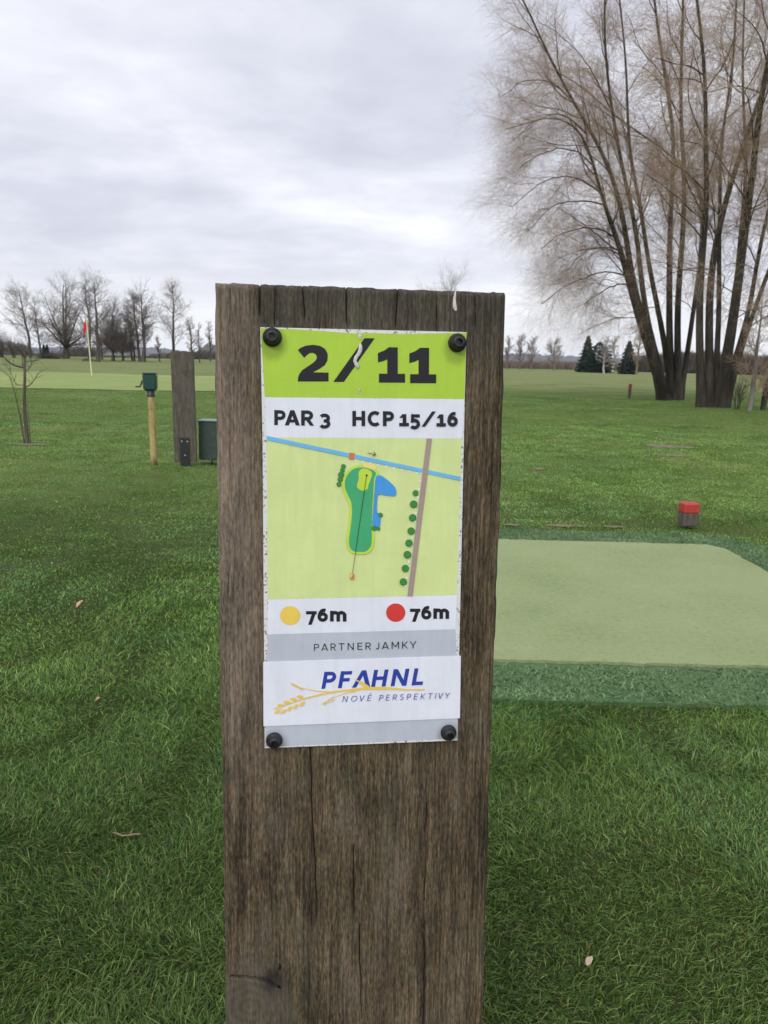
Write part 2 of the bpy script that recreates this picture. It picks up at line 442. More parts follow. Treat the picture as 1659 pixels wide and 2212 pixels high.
fr = blade_mesh('fringe', x, y, np.full(n, .012), RNG.uniform(.008, .019, n), RNG.uniform(.0035, .0065, n), RNG.uniform(.4, 1.8, n),
                RNG.uniform(0, 6.3, n), col, M_blade, bo, K=2); fr['kind'] = 'stuff'

# ------------------------------------------------------------------ worn earth showing through the lawn
EARTH = []
def earth(px, py, wpx, dep):
    P = stand(px, py); a = wpx / 2 * mpp(P); EARTH.append((P.x, P.y, a, dep / 2))
    n = 36; q = MB(); ph = px
    rim = [(P.x + math.cos(t) * a * (1 + .2 * math.sin(3 * t + ph)), P.y + math.sin(t) * dep / 2 * (1 + .25 * math.sin(4 * t + ph))) for t in [2 * math.pi * i / n for i in range(n)]]
    q.add([(x, y, gz(x, y) + .006) for x, y in rim] + [(P.x, P.y, P.z + .010)], [[i, (i + 1) % n, n] for i in range(n)])
    q.build('bare_earth', M_earth)['kind'] = 'structure'
M_earth = plain('worn_earth', (.135, .118, .066), .95, .45, 26, 0, .02)
for e_ in ((1215, 1138, 90, .06), (1105, 1136, 40, .06), (1330, 1140, 50, .05), (1432, 965, 60, .5), (1478, 967, 40, .3), (1455, 985, 70, .25), (1165, 1014, 22, .16), (66, 961, 78, .16)): earth(*e_)

# ------------------------------------------------------------------ grass blades
def grass():
    half = math.radians(70); xs = []; ys = []
    edges = np.geomspace(.42, 26, 44)
    for a, b in zip(edges[:-1], edges[1:]):
        d = .5 * (a + b); dens = min(84000, 140000 / d ** 1.55)
        n = int(dens * half * (b * b - a * a))
        r = np.sqrt(RNG.uniform(a * a, b * b, n)); t = RNG.uniform(-half, half, n)
        k_ = (np.abs(t) < .62) & ((d > .95) | (np.abs(t) > .45)) | (RNG.random(n) < .38); r, t = r[k_], t[k_]      # thinner beyond the view
        xs.append(r * np.sin(t)); ys.append(r * np.cos(t))
    x = np.concatenate(xs); y = np.concatenate(ys)
    e = np.sqrt(((x - GC[0]) / GR[0]) ** 2 + ((y - GC[1]) / GR[1]) ** 2)
    far_edge = [(px_, py_) for px_, py_ in border_poly]
    jx = x + (vnoise(x * 11, y * 11, 71) - .5) * .10; jy = y + (vnoise(x * 6, y * 9, 72) - .5) * .20
    kp = ~(in_poly(jx, jy, far_edge) & in_poly(x, y, far_edge)) & (e > 1.01)
    for (ex, ey, ea, eb) in EARTH: kp &= ~((((x - ex) / ea) ** 2 + ((y - ey) / eb) ** 2 < .55 + .9 * vnoise(x * 9, y * 9, 73)) & (RNG.random(len(x)) < .5))
    x, y = x[kp], y[kp]; n = len(x); d = np.hypot(x, y)
    clump = vnoise(x * 5, y * 5, 21); clump2 = vnoise(x * 1.4, y * 1.4, 22); big = vnoise(x * .5, y * .5, 23)
    hgt = RNG.gamma(11, .00155, n) * (.66 + .68 * clump) * (.8 + .4 * big)
    hgt = hgt * (1 - .5 * smooth01(2.0, 5.0, d)); hgt = np.minimum(hgt, .042)
    wid = (.0013 + .0012 * RNG.random(n)) * np.clip(d / 2.0, 1, 6)
    az = 2 * np.pi * (vnoise(x * 3.1, y * 3.1, 31) * 1.6) + RNG.normal(0, 1.3, n)
    lean = np.clip(RNG.normal(.85, .5, n), .05, 2.3)
    v = np.clip(.26 * clump2 + .28 * big + RNG.normal(.20, .27, n), 0, 1)[:, None]
    dark, mid, lite = np.array([.027, .062, .010]), np.array([.074, .128, .022]), np.array([.215, .295, .075])
    col = np.where(v < .5, dark + (mid - dark) * v * 2, mid + (lite - mid) * (v * 2 - 1))
    blue = (vnoise(x * 2.3, y * 2.3, 41) > .66)[:, None] & (RNG.random((n, 1)) < .4)
    col = np.where(blue, col * np.array([.9, 1.02, 1.6]), col)
    straw = smooth01(.60, .80, vnoise(x * .9, y * 1.6, 43) * .6 + vnoise(x * 4, y * 4, 44) * .4)[:, None] * (.25 + .75 * smooth01(2.2, 4.5, d))[:, None]
    col = col * (1 - .42 * straw) + np.array([.17, .165, .06]) * .42 * straw
    col = col * (1 + np.array([.46, .66, .50])[None] * smooth01(1.1, 2.7, d)[:, None])      # blades painted lighter with distance, as tips catch more light at grazing view
    dry = RNG.random((n, 1)) < .015
    col = np.where(dry, np.array([.24, .20, .085]), col)
    # a few long arching culls of grass
    lg = RNG.random(n) < .002
    hgt = np.where(lg & (d < 3), hgt * 2.2, hgt); lean = np.where(lg, 1.5, lean)
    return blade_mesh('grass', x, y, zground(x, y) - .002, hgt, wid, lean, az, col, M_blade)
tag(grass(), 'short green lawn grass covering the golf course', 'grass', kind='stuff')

# ------------------------------------------------------------------ the hole sign post: its plane in space
def camvec(r, u, f): return (_R * r + _U * u + _F * f).normalized()
PX = camvec(13031, 39, 1659)                                  # along the plank's width
dn = camvec(-115, -12914, 1659); dn = (dn - PX * dn.dot(PX)).normalized()
PZ = -dn; PY = PZ.cross(PX)                                   # up the plank; into the plank
W = .20
a, b_ = ray(463, 613), ray(1095, 627)
nrm = PY
def plane_t(d, P0): return (P0 - CAM).dot(nrm) / d.dot(nrm)
t0 = 1.0; P0 = CAM + a * t0; P1 = CAM + b_ * plane_t(b_, P0)
t0 = W / (P1 - P0).length; P0 = CAM + a * t0; P1 = CAM + b_ * plane_t(b_, P0)
PO = (P0 + P1) / 2
POSE = Matrix.Identity(4)
for i in range(3):
    POSE[i][0] = PX[i]; POSE[i][1] = PY[i]; POSE[i][2] = PZ[i]; POSE[i][3] = PO[i]
# the Empty sits where the plank's foot meets the lawn
tfoot = -PO.z / PZ.z
def to_plank(px, py):
    """survey pixel -> (x, z) on the plank's front face"""
    d = ray(px, py); p = CAM + d * plane_t(d, PO) - PO
    return p.dot(PX), p.dot(PZ)
KSRC = 2250 / 1659
def crop(o, s):
    return lambda x, y: to_plank((o[0] + x / s) / KSRC, (o[1] + y / s) / KSRC)
C1 = crop((750, 940), 2.5523); C2 = crop((750, 1250), 2.5523); C3 = crop((750, 1700), 2.5523); C5 = crop((600, 800), 1.8433); C8 = crop((600, 2150), 1.8433)
KNOT = C8(372, 1338)
M_plank = timber('weathered_timber', (.022, .0175, .0105), (.086, .064, .036), (.215, .160, .094), (.100, .090, .069), 1.0, 0)

post = thing('hole_sign', (0, 0, 0), 'big weathered wooden plank in the foreground carrying the hole map sign', 'sign post')
post.matrix_world = POSE
def plank():
    LEN = tfoot * -1 + -.0                                     # top of the plank is z = 0
    zb = tfoot + .045
    xs = np.linspace(-W / 2, W / 2, 300)
    cr = [(C5(300, 62), C5(299, 240), .0007), (C5(385, 62), C5(378, 292), .0010), (C5(762, 70), C5(764, 295), .0007), (C5(1042, 80), C5(1030, 300), .0006),
          (C5(1257, 88), C5(1254, 300), .0006), (C5(1462, 95), C5(1466, 300), .0006), (C8(567, 60), C8(606, 1010), .0006), (C8(392, 80), C8(408, 690), .0006),
          (C8(838, 1030), C8(846, 1560), .0006), (C8(805, 600), C8(808, 1000), .0005), (C8(1180, 900), C8(1185, 1120), .0005), (C5(530, 66), C5(535, 250), .0005)]
    cols = list(xs)
    zs = np.concatenate([np.linspace(0, KNOT[1] + .02, 330), np.linspace(KNOT[1] + .0195, KNOT[1] - .015, 50), np.linspace(KNOT[1] - .017, zb, 150)])
    owner = [-1] * len(cols); off = [0.0] * len(cols)
    for k, (p, q, wd) in enumerate(cr):
        xm = (p[0] + q[0]) / 2
        keep = [c for c in range(len(cols)) if owner[c] >= 0 or abs(cols[c] - xm) > .0032]
        cols = [cols[c] for c in keep]; owner = [owner[c] for c in keep]; off = [off[c] for c in keep]
        for o in (-wd, 0.0, wd): cols.append(xm); owner.append(k); off.append(o)
    order = sorted(range(len(cols)), key=lambda c: (cols[c] + off[c]))
    cols = [cols[c] for c in order]; owner = [owner[c] for c in order]; off = [off[c] for c in order]
    nc, nz = len(cols), len(zs)
    Xg = np.tile(np.array(cols)[None], (nz, 1)); Zg = np.tile(zs[:, None], (1, nc)); Yg = np.zeros((nz, nc))
    for c in range(nc):
        if owner[c] >= 0:
            p, q, wd = cr[owner[c]]; t = np.clip((zs - p[1]) / (q[1] - p[1]), -.2, 1.2)
            wig = (vnoise(zs * 60, np.full(nz, owner[c] * 9.0), 50) - .5) * .0014
            inside = smooth01(-.02, .02, t) * (1 - smooth01(.85, 1.02, t))
            if p[1] > -.01: inside = 1 - smooth01(.8, 1.0, t)
            Xg[:, c] = p[0] + (q[0] - p[0]) * t + wig + off[c] * (.35 + .65 * inside)
            if off[c] == 0: Yg[:, c] += .006 * inside
    Yg += (vnoise(Xg * 420, Zg * 9, 61) - .5) * .0011 + (vnoise(Xg * 130, Zg * 5, 62) - .5) * .0013
    rs = smooth01(.045, .06, Xg)                                # raised late-wood ridges down the right side
    Yg += rs * ((1 - np.abs(np.sin(Xg * np.pi / .0036 + 1.3 * vnoise(Xg * 40, Zg * 5, 63)))) ** 3 * .0017)
    Yg += (1 - rs) * (1 - np.abs(np.sin(Xg * np.pi / .0058 + 2.2 * vnoise(Xg * 30, Zg * 4, 67)))) ** 4 * .0011 * vnoise(Xg * 60, Zg * 12, 68)
    # the crevice over the knot
    kl = [C8(150, 1310), C8(230, 1318), C8(290, 1325), (C8(340, 1345)), C8(385, 1372)]
    dmin = np.full(Xg.shape, 9.0)
    for (p, q) in zip(kl[:-1], kl[1:]):
        vx, vz = q[0] - p[0], q[1] - p[1]; t = np.clip(((Xg - p[0]) * vx + (Zg - p[1]) * vz) / (vx * vx + vz * vz), 0, 1)
        dmin = np.minimum(dmin, np.hypot(Xg - p[0] - t * vx, Zg - p[1] - t * vz))
    Yg += .006 * (1 - smooth01(.0004, .0016, dmin)) + .0015 * (1 - smooth01(0, .012, np.hypot(Xg - KNOT[0], Zg - KNOT[1])))
    ed = np.minimum(Xg + W / 2, W / 2 - Xg); Yg += .0022 * (1 - smooth01(0, .003, ed)) ** 1.5
    Yg += .002 * (1 - smooth01(0, .003, -Zg))
    edge = (ed < .0006)
    Xg += np.where(edge, np.sign(Xg) * (vnoise(Zg * 90, Xg * 0, 64) - .6) * .0012 + np.sign(Xg) * (vnoise(Zg * 14, Xg * 9, 66) - .5) * .0012, 0)
    Zg[0] += (vnoise(np.array(cols) * 330, np.zeros(nc), 65) - .7) * .0009
    front = np.stack([Xg, Yg, Zg], -1).reshape(-1, 3)
    idx = np.arange(nz * nc).reshape(nz, nc)
    F = np.stack([idx[:-1, :-1], idx[1:, :-1], idx[1:, 1:], idx[:-1, 1:]], -1).reshape(-1, 4)
    loop = np.concatenate([idx[0, :-1], idx[:-1, -1], idx[-1, :0:-1], idx[:0:-1, 0]])
    back = front[loop].copy(); back[:, 1] = .046
    nb = len(loop); b0 = nz * nc; k = np.arange(nb); kn = (k + 1) % nb
    side = np.stack([loop[k], loop[kn], b0 + kn, b0 + k], -1)
    return np_mesh('plank', np.concatenate([front, back]), [F, side, (b0 + np.arange(nb))[None]], M_plank, post)
plank()
M_black = plain('black_steel', (.012, .013, .014), .42, .3, 90)
M_galv = plain('zinc_bolt', (.45, .45, .46), .4, .2, 200, .7)
bb = MB(); bb.box((0, .0506, tfoot + .12), (.085, .009, .34), 0, 1, 0, .001)
br = bb.build('bracket', M_black, post)
for xx, zz in ((-.027, .255), (.027, .255), (0, .12)):
    q = MB(); q.lathe((xx, .0551, tfoot + zz), [(.007, 0), (.007, -.003), (.004, -.006)], 'Y', 12); q.build('bolt', M_galv, br)

# ------------------------------------------------------------------ printed sign
BOLTS = [C1(122, 125), C1(1498, 167), C3(137, 1184), C3(1433, 1127)]
def print_mat(name, col, rough=.38, grime=.0):
    def f(g, b, o):
        c = g.n('ShaderNodeTexCoord').outputs['Object']
        n = g.noise(c, 34, 6, .65); st = g.noise(g.mapping(c, (1, 1, .12)), 160, 4, .6)
        hi = tuple(min(1, v * 1.03) for v in col); lo = tuple(v * .93 for v in col)
        colr = g.ramp(g.math('ADD', g.math('MULTIPLY', n, .6), g.math('MULTIPLY', st, .4)), [(.35, lo), (.6, hi)])
        run = g.math('MULTIPLY', g.smooth(g.noise(g.mapping(c, (1, 1, .06)), 95, 4, .6), .56, .72), g.smooth(n, .40, .62))
        colr = g.mix(g.math('MULTIPLY', run, .16), colr, tuple(v * .55 + .03 for v in col))     # rain streaks
        for bx, bz in BOLTS:
            dd = g.vmath('DISTANCE', g.mapping(c, (1, 0, .8)), (bx, 0, bz * .8 - .003))
            colr = g.mix(g.math('MULTIPLY', g.smooth(g.math('SUBTRACT', dd, g.math('MULTIPLY', n, .006)), .0085, .0035), .45), colr, tuple(v * .35 for v in col))
        sp = g.smooth(g.noise(c, 700, 2, .5), .72, .80)
        colr = g.mix(g.math('MULTIPLY', sp, .35), colr, tuple(v * .45 for v in col))
        g.l(colr, b.inputs['Base Color'])
        g.l(g.math('ADD', rough, g.math('MULTIPLY', n, .2)), b.inputs['Roughness'])
        b.inputs['Specular IOR Level'].default_value = .22
        bump(g, b, n, .0008, .5)
    return mat(name, f)
def dirty_edge_mat():
    def f(g, b, o):
        c = g.n('ShaderNodeTexCoord').outputs['Object']
        n = g.noise(c, 520, 5, .7); m_ = g.noise(c, 60, 3, .6)
        k = g.math('MULTIPLY', g.smooth(g.math('ADD', n, g.math('MULTIPLY', m_, .25)), .685, .74), .85)
        g.l(g.mix(k, (.60, .61, .60), (.07, .07, .04)), b.inputs['Base Color']); b.inputs['Roughness'].default_value = .6
    return mat('dirty_sign_edge', f)
PM = [dirty_edge_mat(),
      print_mat('print_lime', (.36, .53, .05)), print_mat('print_white', (.66, .68, .735)), print_mat('print_pale_green', (.555, .645, .27)),
      print_mat('print_grey', (.43, .46, .51)), print_mat('print_black', (.016, .016, .02)), print_mat('print_sky_blue', (.14, .42, .68)),
      print_mat('print_pond_blue', (.055, .27, .60)), print_mat('print_green', (.055, .34, .15)), print_mat('print_yellow_green', (.46, .61, .06)),
      print_mat('print_road', (.33, .25, .22)), print_mat('print_brick', (.55, .17, .08)), print_mat('print_sand', (.75, .60, .20)),
      print_mat('print_tree', (.045, .22, .045)), print_mat('print_tree_dark', (.03, .15, .035)), print_mat('print_red', (.55, .045, .04)),
      print_mat('print_yellow', (.72, .52, .09)), print_mat('print_navy', (.025, .05, .30)), print_mat('print_gold', (.72, .50, .09)),
      print_mat('print_teebox_yellow', (.75, .55, .1))]
EDGE, LIME, WHITE, PALE, GREY, BLACK, SKYB, POND, GREEN, YGREEN, ROAD, BRICK, SAND, TREE, TREED, RED, YEL, NAVY, GOLD, TYEL = range(20)

class Print:
    """flat printed shapes, traced in a crop of the photograph, laid on the plank plane as thin layers"""
    def __init__(s, C, y): s.C = C; s.y = y; s.b = MB(); s.k = 0
    def poly(s, pts, mi):
        y = s.y - s.k * 2.0e-5; s.k += 1
        P = [s.C(*p) for p in pts]
        ar = sum(P[i][0] * P[(i + 1) % len(P)][1] - P[(i + 1) % len(P)][0] * P[i][1] for i in range(len(P)))
        if ar < 0: P = P[::-1]
        s.b.add([(x, y, z) for x, z in P], [list(range(len(P)))], mi)
    def stroke(s, pts, w, mi):
        pts = np.array(pts, float); n = len(pts); w = np.broadcast_to(np.array(w, float), (n,)) / 2
        T = np.gradient(pts, axis=0) if n > 2 else np.tile(pts[1] - pts[0], (2, 1)); T /= np.linalg.norm(T, axis=1, keepdims=True) + 1e-9
        N = np.stack([-T[:, 1], T[:, 0]], -1)
        y = s.y - s.k * 2.0e-5; s.k += 1
        L = [s.C(*p) for p in pts + N * w[:, None]]; Rr = [s.C(*p) for p in pts - N * w[:, None]]
        V = [(x, y, z) for x, z in L + Rr]
        F = [[i, i + 1, n + i + 1, n + i] for i in range(n - 1)]
        c = (V[1][0] - V[0][0]) * (V[n][2] - V[0][2]) - (V[1][2] - V[0][2]) * (V[n][0] - V[0][0])
        if c > 0: F = [f for f in F]
        else: F = [f[::-1] for f in F]
        F = [f[::-1] for f in F]
        s.b.add(V, F, mi)
    def ell(s, cx, cy, rx, ry, mi, rot=0, n=28):
        cr, sr = math.cos(math.radians(rot)), math.sin(math.radians(rot))
        s.poly([(cx + rx * math.cos(t) * cr - ry * math.sin(t) * sr, cy + rx * math.cos(t) * sr + ry * math.sin(t) * cr)
                for t in [2 * math.pi * i / n for i in range(n)]], mi)
    def glyph(s, ch, x0, x1, yb, yt, w, mi, fr=None):
        """fr maps flat letter space to the crop (slant, slope); w pen width"""
        fr = fr or (lambda x, y: (x, y))
        Hh = yb - yt
        ux = lambda u: x0 + w / 2 + u * (x1 - x0 - w); vy = lambda v: yb - (w / 2 + v * (Hh - w))
        by = lambda v: yb - v * Hh; bx = lambda u: x0 + u * (x1 - x0)
        def P(pts): s.poly([fr(*p) for p in pts], mi)
        def Vst(u, v0=0, v1=1): P([(ux(u) - w / 2, by(v0)), (ux(u) + w / 2, by(v0)), (ux(u) + w / 2, by(v1)), (ux(u) - w / 2, by(v1))])
        def Hst(v, u0=0, u1=1, ww=None):
            ww = ww or w * .9
            P([(bx(u0), vy(v) + ww / 2), (bx(u1), vy(v) + ww / 2), (bx(u1), vy(v) - ww / 2), (bx(u0), vy(v) - ww / 2)])
        def Dst(ua, va, ub, vb, k=1.12):
            h = w * k / 2
            P([(ux(ua) - h, by(va)), (ux(ua) + h, by(va)), (ux(ub) + h, by(vb)), (ux(ub) - h, by(vb))])
        def St(pts, ww=None): s.stroke([fr(ux(u), vy(v)) for u, v in pts], w * .95 if ww is None else ww, mi)
        def arc(cu, cv, ru, rv, a0, a1, n=20):
            return [(cu + ru * math.cos(math.radians(a0 + (a1 - a0) * i / n)), cv + rv * math.sin(math.radians(a0 + (a1 - a0) * i / n))) for i in range(n + 1)]
        if ch == 'P': Vst(0); St([(0, 1)] + arc(.55, .72, .45, .28, 90, -90) + [(0, .44)])
        elif ch == 'R': Vst(0); St([(0, 1)] + arc(.5, .72, .42, .28, 90, -90) + [(0, .44)]); Dst(1, 0, .45, .46)
        elif ch == 'A': Dst(0, 0, .5, 1); Dst(1, 0, .5, 1); Hst(.22, .22, .78, w * .8)
        elif ch == 'Λ': Dst(0, 0, .5, 1); Dst(1, 0, .5, 1)
        elif ch == 'H': Vst(0); Vst(1); Hst(.5, .05, .95)
        elif ch == 'C': St(arc(.6, .5, .6, .5, 48, 312, 28))
        elif ch == '1': Vst(.58); Hst(0); Dst(.02, .70, .52, 1, .95)
        elif ch == '3': St(arc(.40, .755, .56, .245, 150, -78)); St(arc(.40, .27, .60, .27, 78, -150)); Hst(.515, .36, .66, w * .8)
        elif ch == '5': Hst(1, .12, .95); Dst(.08, .45, .14, 1, .9); St(arc(.38, .31, .6, .31, 120, -140))
        elif ch == '6': St(arc(.5, .31, .5, .31, 0, 360, 30)); St([(0, .31), (.02, .5), (.12, .72), (.35, .92), (.62, 1), (.9, .95)])
        elif ch == '7': Hst(1); Dst(.30, 0, .92, .92, 1.0)
        elif ch == 'm':
            Vst(0); Vst(.5, 0, .72); Vst(1, 0, .72)
            St(arc(.25, .62, .25, .38, 0, 180, 12)); St(arc(.75, .62, .25, .38, 0, 180, 12))
        elif ch == '/': Dst(0, 0, 1, 1, 1.0)
        elif ch == 'T': Hst(1); Vst(.5)
        elif ch == 'N': Vst(0); Vst(1); Dst(1, 0, 0, 1)
        elif ch == 'E': Vst(0); Hst(1); Hst(0); Hst(.52, 0, .92)
        elif ch == 'É': Vst(0); Hst(1); Hst(0); Hst(.52, 0, .92); Dst(.35, 1.14, .7, 1.38)
        elif ch == 'F': Vst(0); Hst(1); Hst(.48, 0, .9)
        elif ch == 'L': Vst(0); Hst(0)
        elif ch == 'J': St([(1, 1), (1, .3)] + arc(.5, .26, .5, .26, 0, -150))
        elif ch == 'M': Vst(0); Vst(1); Dst(.5, .25, 0, 1, 1); Dst(.5, .25, 1, 1, 1)
        elif ch == 'K': Vst(0); Dst(.08, .40, 1, 1); Dst(1, 0, .32, .55)
        elif ch == 'Y': Vst(.5, 0, .48); Dst(.5, .42, 0, 1); Dst(.5, .42, 1, 1)
        elif ch == 'V': Dst(.5, 0, 0, 1); Dst(.5, 0, 1, 1)
        elif ch == 'O': St(arc(.5, .5, .5, .5, 0, 360, 36))
        elif ch == 'I': Vst(0)
        elif ch == 'S': St(arc(.5, .75, .46, .25, 35, 265, 16) + arc(.5, .25, .5, .25, 85, -145, 16))
    def done(s, name, parent): return s.b.build(name, PM, parent)

# backing panel: its corners traced from the photograph, 2 mm thick
pc = [C1(33, 50), C1(1568, 87), C1(1556, 560), C3(1500, 1188), C3(66, 1245), C1(50, 900)]
b = MB(); n = len(pc)
b.add([(x, -.0024, z) for x, z in pc] + [(x, .0004, z) for x, z in pc], [list(range(n))[::-1]] + [[i, (i + 1) % n, (i + 1) % n + n, i + n] for i in range(n)])
panel = b.build('sign_panel', PM[0], post)
Y0 = -.00245
p = Print(C1, Y0)
p.poly([(36, 57), (300, 66), (740, 97), (770, 92), (1100, 100), (1330, 96), (1566, 92), (1553, 585), (66, 570)], LIME)
p.done('header_band', panel)
p = Print(C1, Y0)
p.poly([(66, 572), (1553, 587), (1532, 880), (80, 872)], WHITE); p.done('par_band', panel)
p = Print(C3, Y0)
p.poly([(91, 139), (1495, 106), (1486, 359), (90, 397)], WHITE); p.done('distance_band', panel)
p = Print(C3, Y0)
p.poly([(90, 398), (1486, 360), (1500, 640), (78, 640)], GREY)
p.poly([(72, 1060), (1502, 1005), (1498, 1172), (70, 1236)], GREY); p.done('partner_band', panel)

p = Print(C1, Y0 - .0002)
p.poly([(312, 220), (335, 202), (375, 187), (430, 181), (480, 190), (516, 213), (535, 250), (533, 298), (512, 333), (470, 362), (425, 386), (541, 388), (541, 454), (313, 454), (314, 428),
        (322, 400), (345, 370), (385, 343), (425, 316), (447, 296), (455, 274), (446, 252), (424, 241), (400, 243), (380, 257), (359, 278)], BLACK)
p.poly([(577, 457), (655, 457), (884, 133), (808, 132)], BLACK)
one = [(908, 242), (955, 224), (990, 199), (1056, 200), (1056, 397), (1110, 397), (1110, 463), (916, 462), (916, 396), (978, 396), (978, 288), (950, 302), (909, 312)]
p.poly(one, BLACK)
p.poly([(x + (233 if x > 908 else 234) - (0 if y < 380 else 1), y + 4) for x, y in one], BLACK)
p.done('hole_number', panel)
p = Print(C1, Y0 - .0002)
for ch, x0, x1, yb, yt in (('P', 137, 222, 779, 667), ('A', 217, 326, 781, 668), ('R', 337, 432, 783, 669), ('3', 476, 555, 806, 692),
                           ('H', 718, 813, 786, 673), ('C', 831, 926, 789, 673), ('P', 945, 1028, 786, 675), ('1', 1066, 1138, 788, 697), ('5', 1147, 1223, 811, 697),
                           ('/', 1232, 1338, 790, 677), ('1', 1343, 1413, 790, 699), ('6', 1423, 1503, 790, 679)):
    p.glyph(ch, x0, x1, yb, yt, 27, BLACK)
p.done('par_lettering', panel)
p = Print(C3, Y0 - .0002)
p.ell(255, 256, 75, 71, YEL); p.done('yellow_tee_dot', panel)
p = Print(C3, Y0 - .0002); p.ell(1041, 235, 72, 69, RED); p.done('red_tee_dot', panel)
for grp in ((('7', 373, 453, 325, 222), ('6', 458, 537, 304, 202), ('m', 552, 674, 301, 221)), (('7', 1147, 1224, 303, 204), ('6', 1230, 1308, 287, 183), ('m', 1321, 1438, 281, 203))):
    p = Print(C3, Y0 - .0002)
    for ch, x0, x1, yb, yt in grp: p.glyph(ch, x0, x1, yb, yt, 27, BLACK)
    p.done('distance_lettering', panel)
p = Print(C3, Y0 - .0002)
def frame(ox, oy, slope, shear): return lambda x, y: (ox + x - y * shear, oy + x * slope + y)
fr = frame(433, 521, -.030, 0)
for ch, x0, wd in (('P', 0, 38), ('A', 54, 50), ('R', 123, 41), ('T', 183, 43), ('N', 250, 45), ('E', 323, 37), ('R', 383, 41), ('J', 457, 28), ('A', 504, 52), ('M', 577, 54), ('K', 655, 43), ('Y', 711, 50)):
    p.glyph(ch, x0, x0 + wd, 0, -53, 6.5, BLACK, fr)
p.done('partner_lettering', panel)

# the course map
p = Print(C2, Y0)
p.poly([(80, 80), (800, 84), (1532, 88), (1515, 700), (1496, 1253), (88, 1285), (84, 700)], PALE)
for i in range(9): p.poly([(xx + 738 + i * 58, yy + 243 + i * 12.6) for xx, yy in ((-8, -7), (9, -5), (8, 9), (-9, 7))], WHITE)
for i in range(15): p.poly([(xx + 1230 - i * 8.3, yy + 345 + i * 60) for xx, yy in ((-8, -8), (9, -8), (9, 8), (-8, 8))], WHITE)
p.poly([(82, 67), (82, 98), (1522, 401), (1524, 373)], SKYB)
p.poly([(1271, 86), (1310, 88), (1166, 1261), (1128, 1260)], ROAD)
p.poly([(695, 192), (737, 197), (732, 246), (690, 240)], BRICK)
def smoothp(pts, n=5):
    P = np.array(pts, float); N = len(P); out = []
    for i in range(N):
        a, b, c, d = P[i - 1], P[i], P[(i + 1) % N], P[(i + 2) % N]
        for t in np.arange(n) / n:
            out.append(.5 * (2 * b + (c - a) * t + (2 * a - 5 * b + 4 * c - d) * t * t + (3 * b - a - 3 * c + d) * t ** 3))
    return [tuple(q) for q in out]
outer = [(790, 283), (735, 292), (690, 320), (658, 365), (643, 420), (648, 475), (670, 528), (690, 568), (697, 620), (692, 700), (682, 780), (674, 850), (682, 905), (712, 938), (770, 950), (825, 945), (860, 920), (878, 880),
         (884, 800), (868, 740), (870, 600), (882, 480), (890, 390), (912, 350), (900, 322), (850, 295)]
inner = [(795, 302), (740, 308), (700, 335), (672, 375), (662, 420), (668, 470), (690, 520), (708, 560), (715, 620), (710, 700), (700, 780), (692, 850), (700, 900), (725, 925), (770, 932), (815, 928), (845, 905), (860, 870),
         (863, 780), (866, 600), (875, 480), (880, 390), (895, 350), (880, 330), (850, 315)]
p.poly(smoothp(outer), YGREEN); p.poly(smoothp(inner), GREEN)
p.poly(smoothp([(808, 270), (850, 278), (890, 291), (886, 320), (845, 306), (800, 298)], 3), SAND)
p.poly(smoothp([(790, 312), (835, 318), (863, 345), (852, 395), (838, 430), (828, 465), (790, 475), (757, 455), (753, 430), (765, 390), (766, 340)]), YGREEN)
p.poly(smoothp([(890, 388), (908, 362), (935, 365), (985, 400), (1035, 450), (1044, 490), (1030, 515), (965, 510), (922, 503), (906, 520), (901, 580), (903, 632), (930, 658), (926, 700), (922, 738), (870, 737), (868, 680), (879, 560)], 4), POND)
for cx, cy, r in ((651, 295, 18), (644, 323, 18), (634, 357, 23), (627, 391, 20), (617, 428, 18), (927, 656, 17), (879, 754, 19), (910, 756, 15),
                  (1187, 493, 22), (1173, 575, 28), (1165, 676, 27), (1154, 774, 27), (1138, 864, 27), (1126, 950, 28), (1111, 1052, 27), (1096, 1152, 27)):
    p.ell(cx, cy, r, r, TREED, 0, 20); p.ell(cx - 1, cy - 1, r * .82, r * .82, TREE, 0, 16)
p.stroke([(823, 360), (717, 1095)], 3.2, BLACK); p.ell(824, 360, 7, 7, BLACK)
p.poly([(703, 1087), (731, 1092), (727, 1136), (698, 1131)], BRICK)
p.poly([(705, 1091), (722, 1094), (705, 1125), (702, 1128)], TYEL)
p.stroke([(832, 195), (890, 207)], 5, BLACK); p.stroke([(876, 184), (891, 207)], 5, BLACK); p.stroke([(866, 219), (891, 207)], 5, BLACK)
p.done('course_map', panel)

# partner sticker
sk = [C3(55, 604), C3(1525, 557), C3(1518, 1020), C3(57, 1080)]
b = MB(); b.add([(x, -.0030, z) for x, z in sk] + [(x, -.0022, z) for x, z in sk], [[3, 2, 1, 0]] + [[i, (i + 1) % 4, (i + 1) % 4 + 4, i + 4] for i in range(4)])
stick = b.build('partner_sticker', PM[WHITE], post)
p = Print(C3, -.0031)
fr = frame(487, 801, -.039, .18)
for ch, x0, x1 in (('P', 0, 96), ('F', 123, 208), ('Λ', 228, 362), ('H', 370, 477), ('N', 515, 632), ('L', 670, 752)):
    p.glyph(ch, x0, x1, 0, -127, 29, NAVY, fr)
fr = frame(643, 897, -.037, .20)
for ch, x0, wd in (('N', 0, 34), ('O', 62, 44), ('V', 122, 36), ('É', 184, 26), ('P', 272, 27), ('E', 322, 26), ('R', 372, 30), ('S', 424, 28), ('P', 477, 27), ('E', 529, 26), ('K', 579, 32), ('T', 632, 32), ('I', 686, 5), ('V', 706, 36), ('Y', 756, 36)):
    p.glyph(ch, x0, x0 + wd, 0, -43, 4.6, NAVY, fr)
p.done('lettering', stick)
p = Print(C3, -.0034)
